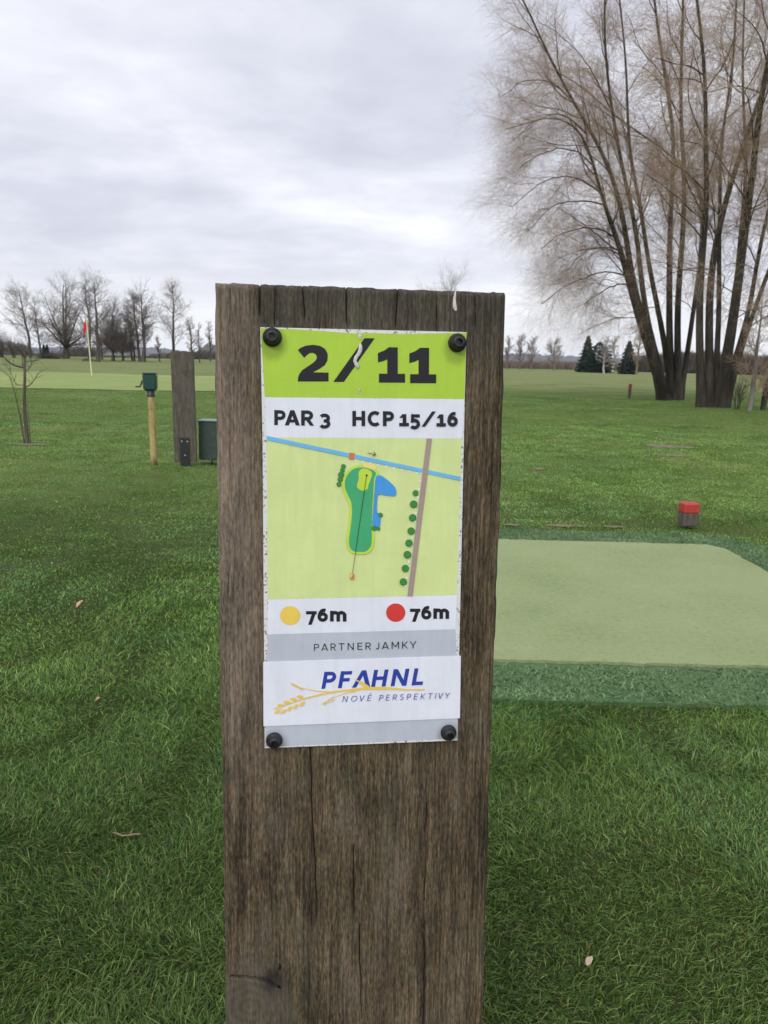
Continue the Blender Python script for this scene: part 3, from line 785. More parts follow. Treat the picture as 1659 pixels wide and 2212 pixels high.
p.stroke(smoothp([(192, 948), (270, 903), (400, 862), (560, 826), (740, 804), (850, 796), (1000, 797), (1120, 806), (1200, 815)], 5)[:41], np.concatenate([np.linspace(6, 13, 14), np.linspace(13, 22, 14), np.linspace(22, 4, 13)]), GOLD)
p.stroke([(345, 793), (400, 806), (450, 815), (510, 819), (560, 822)], [4, 6, 7, 8, 9], GOLD)
p.stroke([(585, 862), (620, 847), (660, 833), (700, 824), (745, 815)], [3, 5, 6, 7, 8], GOLD)
p.poly([(728, 727), (790, 747), (820, 764), (836, 775), (848, 790), (815, 797), (790, 775), (765, 752)], GOLD)
for cx, cy, r in ((160, 970, -22), (205, 968, -35), (185, 922, 5), (230, 897, 3), (250, 947, -50), (278, 876, 4), (295, 930, -50), (327, 857, 3), (345, 910, -45)):
    p.ell(cx, cy, 24, 11.5, GOLD, r, 16)
for i in range(5):
    p.ell(266 + i * 18, 757 + i * 8.5, 9, 4.5, GOLD, 20, 10); p.ell(272 + i * 17, 768 + i * 8, 9, 4, GOLD, 40, 10)
    p.ell(503 + i * 17, 905 - i * 11, 10, 4.5, GOLD, -35, 10); p.ell(510 + i * 17, 914 - i * 9, 9, 4, GOLD, -12, 10)
p.done('wheat_emblem', stick)

# bolts: flanged domed heads with a hexagon socket
M_cap = plain('black_bolt', (.009, .009, .010), .5, .35, 400)
M_sock = plain('socket_steel', (.02, .02, .022), .34, .3, 300, .3)
for (cx, cz), hexr, tilt in ((C1(122, 125), 3.0, .3), (C1(1498, 167), 2.9, .1), (C3(137, 1184), 2.8, .2), (C3(1433, 1127), 2.8, .25)):
    k = .0064 if cz > -.1 else .0059
    q = MB(); q.lathe((cx, -.0024, cz), [(k, 0), (k * 1.0, .0012), (k * .94, .0022), (k * .74, .0030), (k * .70, .0052), (k * .62, .0066), (k * .50, .0072), (k * .44, .0072), (k * .42, .0035)], 'Y', 36)
    bo_ = q.build('bolt', M_cap, post)
    q = MB(); rr = k * .44
    ring = lambda r, y: [(cx + r * math.cos(math.pi / 3 * i + tilt), -.0024 - y, cz + r * math.sin(math.pi / 3 * i + tilt)) for i in range(6)]
    Vv = ring(k * .53, .0070) + ring(k * .53, .0079) + ring(k * .40, .0079) + ring(k * .38, .0042)
    Ff = [[r * 6 + i, r * 6 + (i + 1) % 6, r * 6 + 6 + (i + 1) % 6, r * 6 + 6 + i] for r in range(3) for i in range(6)] + [[18 + i for i in range(6)]]
    q.add(Vv, Ff); q.build('hexagon_socket', M_sock, bo_)
# bird droppings on sign and plank
M_drop = plain('bird_lime', (.56, .54, .50), .8, .3, 900, 0, .0008)
def dropping(C, pts, r, y, parent):
    P = [C(*q) for q in pts]
    Vv = [(x, y, z) for x, z in P]; q = MB(); q.tube(Vv, r, 8)
    q.v = [(vx + random.gauss(0, .00015), y + (vy - y) * .45, vz) for vx, vy, vz in q.v]
    return q.build('bird_dropping', M_drop, parent)
dropping(C1, [(757, 72), (770, 92), (776, 115), (778, 140)], [.0007, .0010, .0013, .0007], -.0026, panel)
dropping(C1, [(776, 172), (780, 195), (774, 225), (764, 250), (745, 275), (738, 300), (745, 325), (756, 345), (760, 358)], [.0006, .0013, .0014, .0012, .0014, .0011, .0013, .0014, .0006], -.0028, panel)
dropping(C1, [(768, 500), (772, 520), (766, 545)], [.0003, .0007, .0003], -.0026, panel)
dropping(C5, [(1352, 92), (1351, 115), (1349, 140), (1346, 165), (1349, 185), (1354, 204)], [.0004, .0007, .0010, .0013, .0016, .0006], -.0006, post)
post.matrix_world = POSE @ Matrix.Translation((0, 0, tfoot))
for ch in COL.objects:
    if ch.parent is post: ch.location.z = -tfoot

# ------------------------------------------------------------------ furniture of the tee
def local(P, base): return (P[0] - base[0], P[1] - base[1], P[2] - base[2])
M_timber2 = timber('grey_timber', (.042, .036, .028), (.098, .082, .064), (.17, .145, .115), (.12, .108, .092), .8)
def back_sign():
    base = stand(402, 1007); s = mpp(base)
    t = thing('hole_sign', base, 'grey wooden sign plank seen from behind with a black steel foot bracket', 'sign post')
    cx = 0.0; zt = (1006 - 760) * s * .99; zb = 9 * s; h = zt - zb; wd = 46.5 * s
    n = 30; xs = np.linspace(-wd / 2, wd / 2, n); q = MB()
    top = [zt + (vnoise(x * 90, 0, 70) - .8) * .012 + (.006 if abs(x) > wd * .4 else 0) * -1 for x in xs]
    V = [(x, -.024, z) for x, z in zip(xs, top)] + [(x, -.024, zb) for x in xs[::-1]]
    V2 = [(x, .024, z) for x, _, z in V]; k = len(V)
    q.add(V + V2, [list(range(k))[::-1], [k + i for i in range(k)]] + [[i, (i + 1) % k, (i + 1) % k + k, i + k] for i in range(k)])
    pl = q.build('plank', M_timber2, t)
    q = MB(); q.box((.0, -.030, 31 * s), (19.5 * s, .010, 62 * s), 0, 1, 0, .002)
    q.box((9.2 * s, -.014, 31 * s), (1.2 * s, .022, 58 * s))
    br = q.build('bracket', M_black, t)
    for xx, zz in ((-5.6, 54), (6.3, 54), (.3, 24)):
        q = MB(); q.lathe((xx * s, -.035, zz * s), [(.0078, 0), (.0078, .003), (.005, .007)], 'Y', 12); q.build('bolt', M_galv, br)
    t.rotation_euler.z = math.radians(3)
    t.rotation_euler.y = math.radians(-.3)
    return base
back_sign()

M_green_paint = plain('green_enamel', (.011, .048, .036), .32, .25, 40, 0, .0015)
M_green_paint2 = plain('dull_green_metal', (.024, .043, .033), .45, .22, 22, 0, .002)
M_pole = timber('pale_timber', (.30, .215, .075), (.43, .32, .13), (.52, .40, .18), (.40, .31, .15), .8)
def ball_washer():
    base = stand(333, 1006); s = mpp(base)
    t = thing('ball_washer', base, 'green golf ball washer with side crank on a pale round wooden pole', 'ball washer')
    q = MB(); r = 7.2 * s
    q.lathe((0, 0, 0), [(r * 1.0, -.02), (r * 1.02, .1), (r * .98, 60 * s), (r * .97, 120 * s), (r * .95, 150 * s), (r * .5, 151 * s)], n=20)
    q.build('pole', M_pole, t)
    q = MB(); q.lathe((0, 0, 148 * s), [(8.2 * s, 0), (8.8 * s, .8 * s), (8.8 * s, 2.5 * s), (7.6 * s, 3 * s), (8.2 * s, 14 * s), (9 * s, 17 * s)], n=20); q.build('collar', M_black, t)
    q = MB(); q.box((0, 0, 178 * s), (27 * s, 24 * s, 36 * s), 0, 1.06, .12, 4 * s); h = q.build('housing', M_green_paint, t)
    q = MB(); q.box((0, 0, 196.5 * s), (29.5 * s, 26 * s, 3.2 * s), 0, .96, .12, 1.4 * s); q.build('lid', M_green_paint, h)
    q = MB(); q.tube([(-13 * s, 0, 179 * s), (-17 * s, 0, 180 * s), (-18 * s, -1 * s, 176 * s), (-20.5 * s, -2 * s, 169.5 * s), (-22.5 * s, -2 * s, 168 * s), (-31 * s, -2 * s, 168 * s)],
                     [2.2 * s, 2.2 * s, 1.9 * s, 1.7 * s, 1.5 * s, 1.6 * s], 8)
    q.build('crank', M_black, t)
    t.rotation_euler.y = math.radians(-.6)
ball_washer()
def litter_bin():
    base = stand(458, 1003); s = mpp(base)
    t = thing('litter_bin', base, 'square dark green metal litter bin on a thin leg beside the tee', 'litter bin')
    q = MB(); q.box((8.5 * s, 0, 53 * s), (63 * s, 45 * s, 82 * s), 0, .98, 0, 2.2 * s); body = q.build('body', M_green_paint2, t)
    q = MB(); q.box((8.5 * s, 0, 94.6 * s), (66 * s, 48 * s, 2.6 * s), 0, 1, 0, 1 * s); q.build('rim', plain('worn_green_rim', (.12, .17, .15), .4, .3, 40), t)
    q = MB(); q.lathe((0, 0, 0), [(1.4 * s, -.02), (1.4 * s, 13 * s)], n=10); q.build('leg', M_black, t)
    rust = plain('rust', (.22, .09, .045), .9, .3, 300)
    for xx, ww in ((-6, 2.5), (2, 4), (20, 5)):
        q = MB(); q.box((xx * s, -22.6 * s, 13.2 * s), (ww * s, .8 * s, 1.6 * s)); q.build('rust_patch', rust, body)
litter_bin()

M_red = plain('red_paint', (.36, .032, .026), .4, .2, 60, 0, .001)
def tee_marker():
    base = stand(1484, 1142, None); s = mpp(base)
    t = thing('tee_marker', base, 'square wooden tee marker with a bright red painted top beyond the tee mat', 'tee marker')
    q = MB(); q.box((0, 0, 22 * s), (33 * s, 30 * s, 29 * s), 0, 1, .1, 2 * s); q.build('block', M_timber2, t)
    q = MB(); q.box((0, 0, 46.6 * s), (34 * s, 31 * s, 22 * s), 0, .97, .1, 2.4 * s); q.build('red_top', M_red, t)
    q = MB(); q.lathe((0, 0, 0), [(2.2 * s, -.03), (2.2 * s, 9 * s)], n=10); q.build('peg', M_black, t)
tee_marker()
def red_stake():
    base = stand(1359, 861); s = mpp(base)
    t = thing('hazard_stake', base, 'slim wooden stake with a red tip standing on the lawn before the willow', 'stake')
    q = MB(); q.box((0, 0, 8 * s), (5.5 * s, 5 * s, 24 * s), 0, 1, .2, .6 * s); q.build('stake', M_timber2, t)
    q = MB(); q.box((0, 0, 25.5 * s), (6 * s, 5.5 * s, 11 * s), 0, 1, .2, .6 * s); q.build('red_tip', plain('faded_red_paint', (.26, .06, .03), .6, .3, 40), t)
red_stake()

def flagstick():
    base = stand(198.5, 813); s = mpp(base)
    t = thing('flagstick', base, 'golf flagstick with a limp red flag standing in the pale putting green', 'flagstick')
    lean = -5.5 * s; H = 121 * s
    q = MB(); q.tube([(0, 0, -.05), (lean * .5, 0, H * .5), (lean, 0, H)], [1.25 * s, 1.15 * s, 1.0 * s], 8)
    q.build('pole', plain('pale_yellow_pole', (.62, .60, .36), .4, .06, 30), t)
    # limp cloth: folds hanging from the pole's head
    nu, nv = 14, 18; V = []; F = []
    for v in range(nv):
        f = v / (nv - 1)
        for u in range(nu):
            g_ = u / (nu - 1)
            x = lean * (1 - .3 * f) - f ** 1.3 * 6.5 * s * (.55 + .45 * g_) - g_ * s * (1.9 + 3.0 * math.sin(math.pi * min(1, .12 + f * .8)))
            y = math.sin(g_ * 9 + f * 2) * 1.6 * s * (g_ ** .5)
            z = H - f * 34 * s * (.72 + .28 * g_) - g_ * 2.5 * s * (1 - f)
            V.append((x + .8 * s, y, z))
    for v in range(nv - 1):
        for u in range(nu - 1): a = v * nu + u; F.append([a, a + 1, a + nu + 1, a + nu])
    q = MB(); q.add(V, F, 0, True); fo = q.build('flag', plain('red_cloth', (.62, .02, .05), .75, .12, 40), t)
    md = fo.modifiers.new('thickness', 'SOLIDIFY'); md.thickness = .003
flagstick()

# ------------------------------------------------------------------ bare trees
def bark(name, a, b, c, sc_=6):
    def f(g, bs, o):
        co = g.n('ShaderNodeTexCoord').outputs['Object']
        n = g.noise(g.mapping(co, (1, 1, .22)), sc_, 6, .65); m_ = g.noise(co, 1.1, 3, .6)
        g.l(g.ramp(g.math('ADD', g.math('MULTIPLY', n, .7), g.math('MULTIPLY', m_, .3)), [(.36, a), (.5, b), (.66, c)]), bs.inputs['Base Color'])
        bs.inputs['Roughness'].default_value = .9; bs.inputs['Specular IOR Level'].default_value = .15
        bump(g, bs, n, .03, .8)
    return mat(name, f)
M_bark_willow = bark('willow_bark', (.020, .0175, .014), (.046, .040, .031), (.088, .076, .058))
M_twig_willow = bark('willow_twigs', (.22, .155, .105), (.33, .24, .165), (.43, .33, .235), 3)
M_bark_dark = bark('dark_bark', (.040, .036, .030), (.075, .067, .054), (.12, .108, .085), 3)
M_twig_dark = bark('dark_twigs', (.11, .092, .078), (.165, .138, .116), (.22, .188, .158), 2)
M_twig_pale = bark('pale_twigs', (.20, .168, .145), (.28, .24, .21), (.35, .305, .27), 2)
M_bark_birch = bark('birch_bark', (.22, .21, .19), (.48, .47, .44), (.6, .59, .56), 4)
M_bark_olive = bark('olive_bark', (.10, .09, .05), (.16, .14, .08), (.21, .19, .11), 3)

def norm(a): return a / (np.linalg.norm(a, axis=-1, keepdims=True) + 1e-12)
def spawn(P, R, per, t0, t1, ang, angsd, length, K, up, rng, wob=.18, rfac=.55, r0=None, rtip=.25, bias=None, lens=None):
    """children along each parent polyline (N,K,3)"""
    N, Kp, _ = P.shape
    t = (np.arange(per)[None] + rng.random((N, per))) / per * (t1 - t0) + t0
    f = t * (Kp - 1); k = np.clip(f.astype(int), 0, Kp - 2); fr = (f - k)[..., None]
    ii = np.arange(N)[:, None]
    pos = P[ii, k] * (1 - fr) + P[ii, k + 1] * fr
    tan = norm(P[ii, k + 1] - P[ii, k]); rad = R[ii, k] * (1 - fr[..., 0]) + R[ii, k + 1] * fr[..., 0]
    pos = pos.reshape(-1, 3); tan = tan.reshape(-1, 3); rad = rad.ravel(); tt = t.ravel(); M = len(pos)
    rv = rng.normal(size=(M, 3))
    if bias is not None: rv += bias(pos, tan) if callable(bias) else np.array(bias)
    pp = norm(rv - (rv * tan).sum(1, keepdims=True) * tan)
    a = np.radians(rng.normal(ang, angsd, M))[:, None]
    d = norm(np.cos(a) * tan + np.sin(a) * pp)
    L = (length(tt) if callable(length) else np.full(M, length)) * rng.uniform(.65, 1.25, M)
    upv = (up(tt) if callable(up) else np.full(M, up))
    Q = np.empty((M, K, 3)); Q[:, 0] = pos; q = pos.copy()
    for s_ in range(1, K):
        d = d + rng.normal(0, wob / math.sqrt(K), (M, 3)); d[:, 2] += upv / K; d = norm(d)
        q = q + d * (L / (K - 1))[:, None]; Q[:, s_] = q
    rr = np.minimum(rad * rfac, r0 if r0 is not None else 1e9)
    RR = rr[:, None] * np.linspace(1, rtip, K)[None]
    return Q, RR
def parts_mesh(name, sets, base, material, parent, smooth=True):
    Vs = []; Fs = []; o = 0
    for P, R, S in sets:
        V, F = tubes(P - np.array(base), R, S); Vs.append(V); Fs.append(F + o); o += len(V)
    return np_mesh(name, np.concatenate(Vs), [np.concatenate(Fs)], material, parent, smooth=smooth)

def resample(pts, K):
    pts = np.array(pts, float)
    d = np.concatenate([[0], np.cumsum(np.linalg.norm(np.diff(pts, axis=0), axis=1))]); u = np.linspace(0, d[-1], K)
    out = np.stack([np.interp(u, d, pts[:, i]) for i in range(3)], -1)
    for _ in range(3): out[1:-1] = .25 * out[:-2] + .5 * out[1:-1] + .25 * out[2:]
    return out

# the willow's stems, traced in a crop of the photograph and given their own depth and lean
def stem(pts, Y, dy, w0, w1, seed, ext=3.2, limb=False):
    r = np.random.default_rng(seed)
    P = []
    for i, (cx, cy) in enumerate(pts):
        f = i / (len(pts) - 1)
        P.append(tuple(at_y((1450 + cx / 1.77) / KSRC, (cy / 1.77) / KSRC, Y + dy * f)))
    base = np.array(P[0])
    if not limb: base[2] = min(base[2], gz(base[0], base[1]) - .08)
    P[0] = tuple(base)
    last = np.array(P[-1]); dr = last - np.array(P[-2]); dr /= np.linalg.norm(dr)
    if ext: P.append(tuple(last + dr * ext * .5 + r.normal(0, .1, 3))); P.append(tuple(last + dr * ext + r.normal(0, .25, 3)))
    Q = resample(P, 26); s = mpp(P[0]) / 1.77 / KSRC
    tt = np.linspace(0, 1, 26)
    R = (w1 * .62 + (w0 * .66 - w1 * .62) * (1 - tt) ** 1.5) * s / 2 + .003
    if not limb: R[0] *= 1.45; R[1] *= 1.15
    return Q, R
def willow(name, label, stems, seed, low, limbs=()):
    r = np.random.default_rng(seed)
    SP = np.stack([s[0] for s in stems]); SR = np.stack([s[1] for s in stems])
    cen = SP[:, 0].mean(0); base = Vector((cen[0], cen[1], gz(cen[0], cen[1])))
    t = thing('willow', base, label, 'tree', 'bare willow clumps on the right')
    axis = cen
    def out(pos, tan):
        v = pos - axis; v[:, 2] = 0; return norm(v) * 1.1 + np.array([0, 0, .25])
    A = spawn(SP, SR, 15, .30, .97, 30, 10, lambda t: 2.1 - .8 * t, 12, lambda t: .35 + .3 * t, r, .35, .5, .019, .22, out)
    B0 = spawn(SP, SR, low, .18, .6, 55, 14, 2.0, 12, lambda t: -.75 + .5 * t, r, .4, .4, .014, .25, out)
    PA = np.concatenate([A[0], B0[0]]); RA = np.concatenate([A[1], B0[1]])
    lim = [(SP, SR, 9), (PA, RA, 5)]
    if limbs:                                                    # long arching limbs on the open side
        LP = np.stack([q[0] for q in limbs]); LR = np.stack([q[1] for q in limbs])
        LP = LP + np.cumsum(r.normal(0, .022, LP.shape), 1) * np.linspace(0, 1, LP.shape[1])[None, :, None] ** .5; lim.append((LP, LR, 6))
        E = spawn(LP, LR, 14, .12, 1, 40, 12, .95, 12, -.35, r, .4, .5, .007, .3)
        PA = np.concatenate([PA, E[0]]); RA = np.concatenate([RA, E[1]]); lim[1] = (PA, RA, 5)
    parts_mesh('trunk', lim, base, M_bark_willow, t)
    B = spawn(PA, RA, 10, .12, 1, 34, 12, lambda t: .95 - .3 * t, 8, .10, r, .5, .6, .0062, .4)
    B2 = spawn(SP, SR, 26, .2, 1, 44, 12, 1.0, 8, .30, r, .5, .3, .0065, .3, out)
    PB = np.concatenate([B[0], B2[0]]); RB = np.concatenate([B[1], B2[1]])
    C_ = spawn(PB, RB, 9, .12, 1, 34, 14, .58, 6, -.26, r, .55, .6, .0033, .6)
    Dd = spawn(C_[0], C_[1], 3, .2, 1, 34, 14, .34, 4, -.4, r, .5, .8, .0023, .7)
    print(name, len(PA), len(PB), len(C_[0]), len(Dd[0]))
    parts_mesh('crown', [(PB, RB, 3), (C_[0], C_[1], 3), (Dd[0], Dd[1], 3)], base, M_twig_willow, t)
    return base
YW = stand(1450, 864).y
YW2 = stand(1560, 880).y
S1 = [stem([(880, 2085), (835, 1900), (770, 1720), (705, 1500), (660, 1320), (620, 1200), (565, 1060), (530, 930), (495, 780), (455, 670), (390, 615), (310, 590), (220, 600), (150, 660)], YW, -2.2, 88, 2, 1, .2),
      stem([(885, 2080), (840, 1890), (775, 1700), (715, 1480), (690, 1300), (655, 1050), (600, 880), (560, 780), (470, 640), (380, 480), (300, 330), (230, 200), (190, 90)], YW, -1.2, 70, 6, 2, 1.5),
      stem([(895, 2075), (850, 1880), (790, 1700), (765, 1500), (742, 1300), (735, 1150), (690, 1010), (655, 860), (620, 640), (585, 450), (570, 250), (560, 30)], YW, .6, 55, 8, 3),
      stem([(920, 2085), (900, 1900), (870, 1720), (820, 1480), (780, 1300), (765, 1080), (720, 920), (690, 800), (690, 600), (680, 300), (650, 20)], YW, 1.0, 50, 6, 4),
      stem([(925, 2080), (908, 1900), (903, 1650), (905, 1400), (908, 1100), (930, 850), (932, 650), (880, 400), (850, 200), (830, 20)], YW, -.4, 60, 9, 5),
      stem([(950, 2080), (948, 1900), (945, 1650), (950, 1480), (975, 1250), (985, 1000), (980, 750), (955, 640), (965, 400), (972, 200), (975, 10)], YW, -1.4, 58, 9, 6),
      stem([(960, 2070), (985, 1900), (1010, 1760), (1035, 1560), (1062, 1400), (1072, 1200), (1085, 950), (1050, 960), (900, 780), (760, 700), (640, 620), (530, 520), (420, 420)], YW, 2.0, 45, 5, 7, 1.0),
      ]
L1 = [stem(q, YW + y0, dy, 12, 1.5, 8, .2, True) for q, y0, dy in (
      ([(690, 1440), (620, 1410), (530, 1420), (420, 1455), (320, 1500), (240, 1560)], -.3, -1.5),
      ([(655, 1330), (590, 1290), (510, 1290), (420, 1340), (350, 1420)], -.4, .9),
      ([(640, 1250), (560, 1190), (450, 1190), (340, 1230), (240, 1310)], -.6, -.9),
      ([(560, 1060), (480, 1040), (390, 1050), (290, 1090), (200, 1160)], -1.0, .4),
      ([(545, 1000), (450, 920), (340, 910), (220, 950), (130, 1030)], -1.1, -1.2),
      ([(510, 860), (430, 780), (330, 760), (220, 790), (130, 860)], -1.3, .6),
      ([(480, 700), (400, 620), (300, 600), (200, 630), (120, 700)], -1.2, -.8),
      ([(420, 540), (340, 440), (250, 390), (150, 400), (80, 450)], -1.0, .5),
      ([(600, 560), (520, 400), (440, 280), (340, 180), (240, 110)], .3, 1.0),
      ([(700, 1480), (640, 1470), (560, 1500), (480, 1560)], -.2, .7))]
willow('willow', 'big bare multi stemmed willow whose left stem leans out over the lawn', S1, 51, 3, L1)
S2 = [stem([(1075, 2090), (1062, 1850), (1058, 1600), (1075, 1300), (1105, 1080), (1095, 850), (1088, 640), (1100, 420), (1070, 200), (1050, 10)], YW2, -.6, 66, 10, 11),
      stem([(1115, 2095), (1112, 1850), (1108, 1600), (1120, 1380), (1160, 1200), (1195, 1020), (1260, 850), (1320, 650), (1390, 450), (1460, 300)], YW2, .6, 70, 14, 12, 4),
      stem([(1170, 2095), (1180, 1950), (1225, 1740), (1250, 1540), (1290, 1250), (1335, 900), (1370, 600), (1410, 300)], YW2, -1.4, 92, 9, 13, 4),
      stem([(1190, 2090), (1225, 1900), (1280, 1760), (1325, 1600), (1350, 1400), (1400, 1150), (1470, 900), (1540, 640)], YW2, .8, 46, 9, 14, 4),
      stem([(1140, 2090), (1150, 1850), (1165, 1600), (1160, 1250), (1172, 1030), (1160, 800), (1185, 640), (1230, 400), (1250, 150)], YW2, 1.6, 48, 7, 15),
      stem([(1180, 2095), (1190, 1900), (1245, 1650), (1260, 1350), (1280, 1150), (1310, 900), (1290, 600), (1280, 300), (1295, 40)], YW2, 2.2, 50, 7, 16),
      stem([(1200, 2095), (1250, 1900), (1330, 1650), (1400, 1450), (1480, 1250), (1580, 1050), (1700, 850)], YW2, -.6, 44, 7, 17, 4)]
willow('willow', 'bare multi stemmed willow clump just right of the leaning one, stems fanning to the right', S2, 52, 4)

# ---- generic bare tree
def bare_tree(px, py, top, spread, style, label, seed, Y=None, lean=0, wtr=None, mb=M_bark_dark, mt=M_twig_dark, dens=1.0, name='bare_tree', cat='tree', group='bare trees along the far edge of the course'):
    base = stand(px, py, Y); s = mpp(base); H = (py - top) * s; sp = spread * s * 1.2
    r = np.random.default_rng(seed)
    t = thing(name, base, label, cat, group)
    b = np.array(base)
    K = 14; u = np.linspace(0, 1, K)
    wt = (wtr or 5) * s / 2
    twr = max(.008, s * .24)                                      # twig thickness grows a little with the tree
    if style == 'oak':
        hs = r.uniform(.14, .2) * H
        SP = []; SR = []
        n = 12
        for i in range(n):
            a = 2.4 * i + r.uniform(-.3, .3); el = math.radians((6, 78, 62, 30, 50, 70, 18, 40, 74, 26, 56, 12)[i] + r.uniform(-6, 6))
            rx = sp; rz = H * .84                                   # crown envelope round the fork
            L = 1.0 / math.sqrt((math.sin(el) / rx) ** 2 + (math.cos(el) / rz) ** 2)
            hb = hs * (1.0 if el > .9 else r.uniform(1.0, 1.8))
            d = np.array([math.cos(a) * math.sin(el), math.sin(a) * math.sin(el), math.cos(el)]) * L
            pts = [b + [0, 0, -.1], b + [r.normal(0, .02), 0, hb]]
            for f in (.25, .5, .75, 1):
                q = b + np.array([d[0] * f ** .9, d[1] * f ** .9, min(hb + d[2] * f ** 1.15, H * .98)]); pts.append(q + r.normal(0, .012 * H, 3))
            SP.append(resample(pts, K)); SR.append(wt * np.concatenate([[1.1, .95], np.linspace(.36 if i < 8 else .26, .05, K - 2)]))
        SP = np.array(SP); SR = np.array(SR)
        A = spawn(SP, SR, 11, .25, 1, 40, 12, lambda t: H * (.26 - .12 * t), 8, .35, r, .5, .6, s * .62, .4)
        B = spawn(A[0], A[1], int(9 * dens), .15, 1, 38, 14, H * .12, 5, .25, r, .5, .7, twr * .9, .6)
        C_ = spawn(B[0], B[1], 6, .1, 1, 38, 14, H * .07, 3, .15, r, .4, .9, twr * .6, .8)
        parts_mesh('trunk', [(SP, SR, 6), (A[0], A[1], 3)], b, mb, t)
        parts_mesh('crown', [(B[0], B[1], 3), (C_[0], C_[1], 3)], b, mt, t)
    else:
        ln = lean * s
        wob = np.cumsum(r.normal(0, .006 * H, (K, 2)), 0)
        SP = np.stack([b[0] + ln * u + wob[:, 0], b[1] + wob[:, 1], b[2] - .1 + (H * .99) * u], -1)[None]
        SR = (wt * (1 - u) ** .9 + s * .25)[None]
        if style == 'cone': lf = lambda t: sp * 1.35 * (1.05 - t) ** .75; per, ang, up = 34, 58, .55
        elif style == 'vase': lf = lambda t: sp * 1.7 * (1.0 - .55 * t); per, ang, up = 38, 58, .62
        else: lf = lambda t: sp * 1.75 * (1.1 - .7 * t); per, ang, up = 30, 54, .5
        A = spawn(SP, SR, per, .2 if style != 'vase' else .26, .98, ang, 9, lf, 9, up, r, .45, .5, s * .6, .35)
        B = spawn(A[0], A[1], int(11 * dens), .12, 1, 42, 14, lambda t: sp * (.46 - .2 * t), 5, .3, r, .5, .7, twr * .85, .6)
        C_ = spawn(B[0], B[1], 6, .1, 1, 38, 14, sp * .19, 3, .2, r, .4, .9, twr * .6, .8)
        parts_mesh('trunk', [(SP, SR, 6), (A[0], A[1], 3)], b, mb, t)
        parts_mesh('crown', [(B[0], B[1], 3), (C_[0], C_[1], 3)], b, mt, t)
    return t
FAR = [(68, 766, 619, 34, 'vase', 'leaning bare tree at the left end of the row, above the hedge', 101, 84, -16, 6.5),
       (88, 767, 645, 15, 'slim', 'slim bare tree with one thin trunk left of the big round oak', 102, 86, -10, 4.5),
       (143, 769, 602, 45, 'oak', 'largest round crowned bare oak of the row, left of the red flag', 103, 82, 0, 15),
       (192, 768, 604, 22, 'slim', 'tall straight bare tree directly behind the red flag', 105, 90, 0, 6),
       (211, 777, 606, 40, 'vase', 'wide bare tree with a forked trunk just right of the red flag', 106, 72, 0, 9),
       (220.5, 773, 690, 12, 'slim', 'thin bare tree close behind the forked one by the flag', 107, 78, 0, 4),
       (244.5, 774.5, 646, 24, 'oak', 'dense dark bare tree standing mid row, second tree from the forked one', 108, 76, 0, 8),
       (266, 775.5, 656, 22, 'oak', 'dense dark bare tree with low limbs above the ball washer side of the row', 109, 76, 0, 5.5),
       (285, 776.5, 668, 15, 'slim', 'thin crooked bare tree left of the three close trunks', 110, 76, -6, 4.5),
       (291, 777, 690, 12, 'slim', 'thinnest dark trunk squeezed beside the crooked one', 111, 77, -3, 3.5),
       (303, 777.5, 640, 30, 'vase', 'left one of three trunks standing close together above the ball washer', 112, 75, -5, 6.5),
       (308.5, 777.8, 630, 34, 'vase', 'middle and tallest of three trunks standing close together', 113, 74, 0, 7.5),
       (314, 777.8, 660, 18, 'slim', 'right and thinnest of three trunks standing close together', 114, 76, 2, 4),
       (345, 779, 722, 8, 'slim', 'small young bare tree alone between the three trunks and the tall pointed tree', 115, 76, -2, 3),
       (375.5, 776.5, 606, 42, 'cone', 'tall pointed bare alder rising behind the plank seen from behind', 116, 78, 0, 7),
       (415, 780, 684, 13, 'slim', 'narrow bare tree right of the pointed alder', 117, 78, 0, 4.5),
       (431.5, 782, 696, 8, 'slim', 'very thin bare sapling between the narrow tree and the foreground plank', 118, 76, 0, 3),
       (455, 778, 692, 9, 'slim', 'thin pale bare tree beside the left edge of the foreground plank', 119, 88, 0, 3.2)]
for a in FAR:
    dense = 1.05 if 'dense' in a[5] else .8
    bare_tree(*a[:6], a[6], a[7], a[8], a[9], mt=M_twig_pale if a[0] > 330 or a[0] < 100 else M_twig_dark, dens=dense)
bare_tree(962, 790, 590, 62, 'oak', 'large pale bare tree far behind the foreground plank, only its top showing', 131, 125, 0, 8, mt=M_twig_pale, mb=M_twig_pale)
for k, (px, top, sp, lb) in enumerate(((1097, 728, 10, 'faint thin bare tree beside the right edge of the foreground plank'), (1123, 722, 13, 'faint thin bare tree second from the foreground plank'),
                                       (1147, 726, 12, 'faint thin bare tree third from the foreground plank'), (1198, 733, 17, 'small bushy bare tree left of the dark spruces'))):
    bare_tree(px, 797, top, sp, 'slim', lb, 140 + k, 118, 0, 4.2 if k == 3 else 3.2, mt=M_twig_pale, mb=M_twig_dark)
bare_tree(1305.5, 803.5, 726, 13, 'slim', 'white barked birch standing in front of the paired dark spruces', 151, 96, -2, 4.2, mb=M_bark_birch, mt=M_twig_pale, group='birches among the spruces')
bare_tree(1324, 800, 722, 13, 'slim', 'white barked birch in the gap between the spruces', 152, 108, 2, 4.2, mb=M_bark_birch, mt=M_twig_pale, group='birches among the spruces')
bare_tree(1373, 807.5, 690, 12, 'slim', 'olive barked young tree right beside the single dark spruce', 153, 88, 1, 4.6, mb=M_bark_olive, mt=M_twig_pale)
bare_tree(1616, 887, 640, 40, 'slim', 'slender grey trunked young tree right of the willow clumps', 154, None, 6, 12, mb=bark('grey_bark', (.10, .09, .075), (.16, .145, .12), (.23, .21, .175)), mt=M_twig_willow, dens=1.3, group='young trees by the willows')

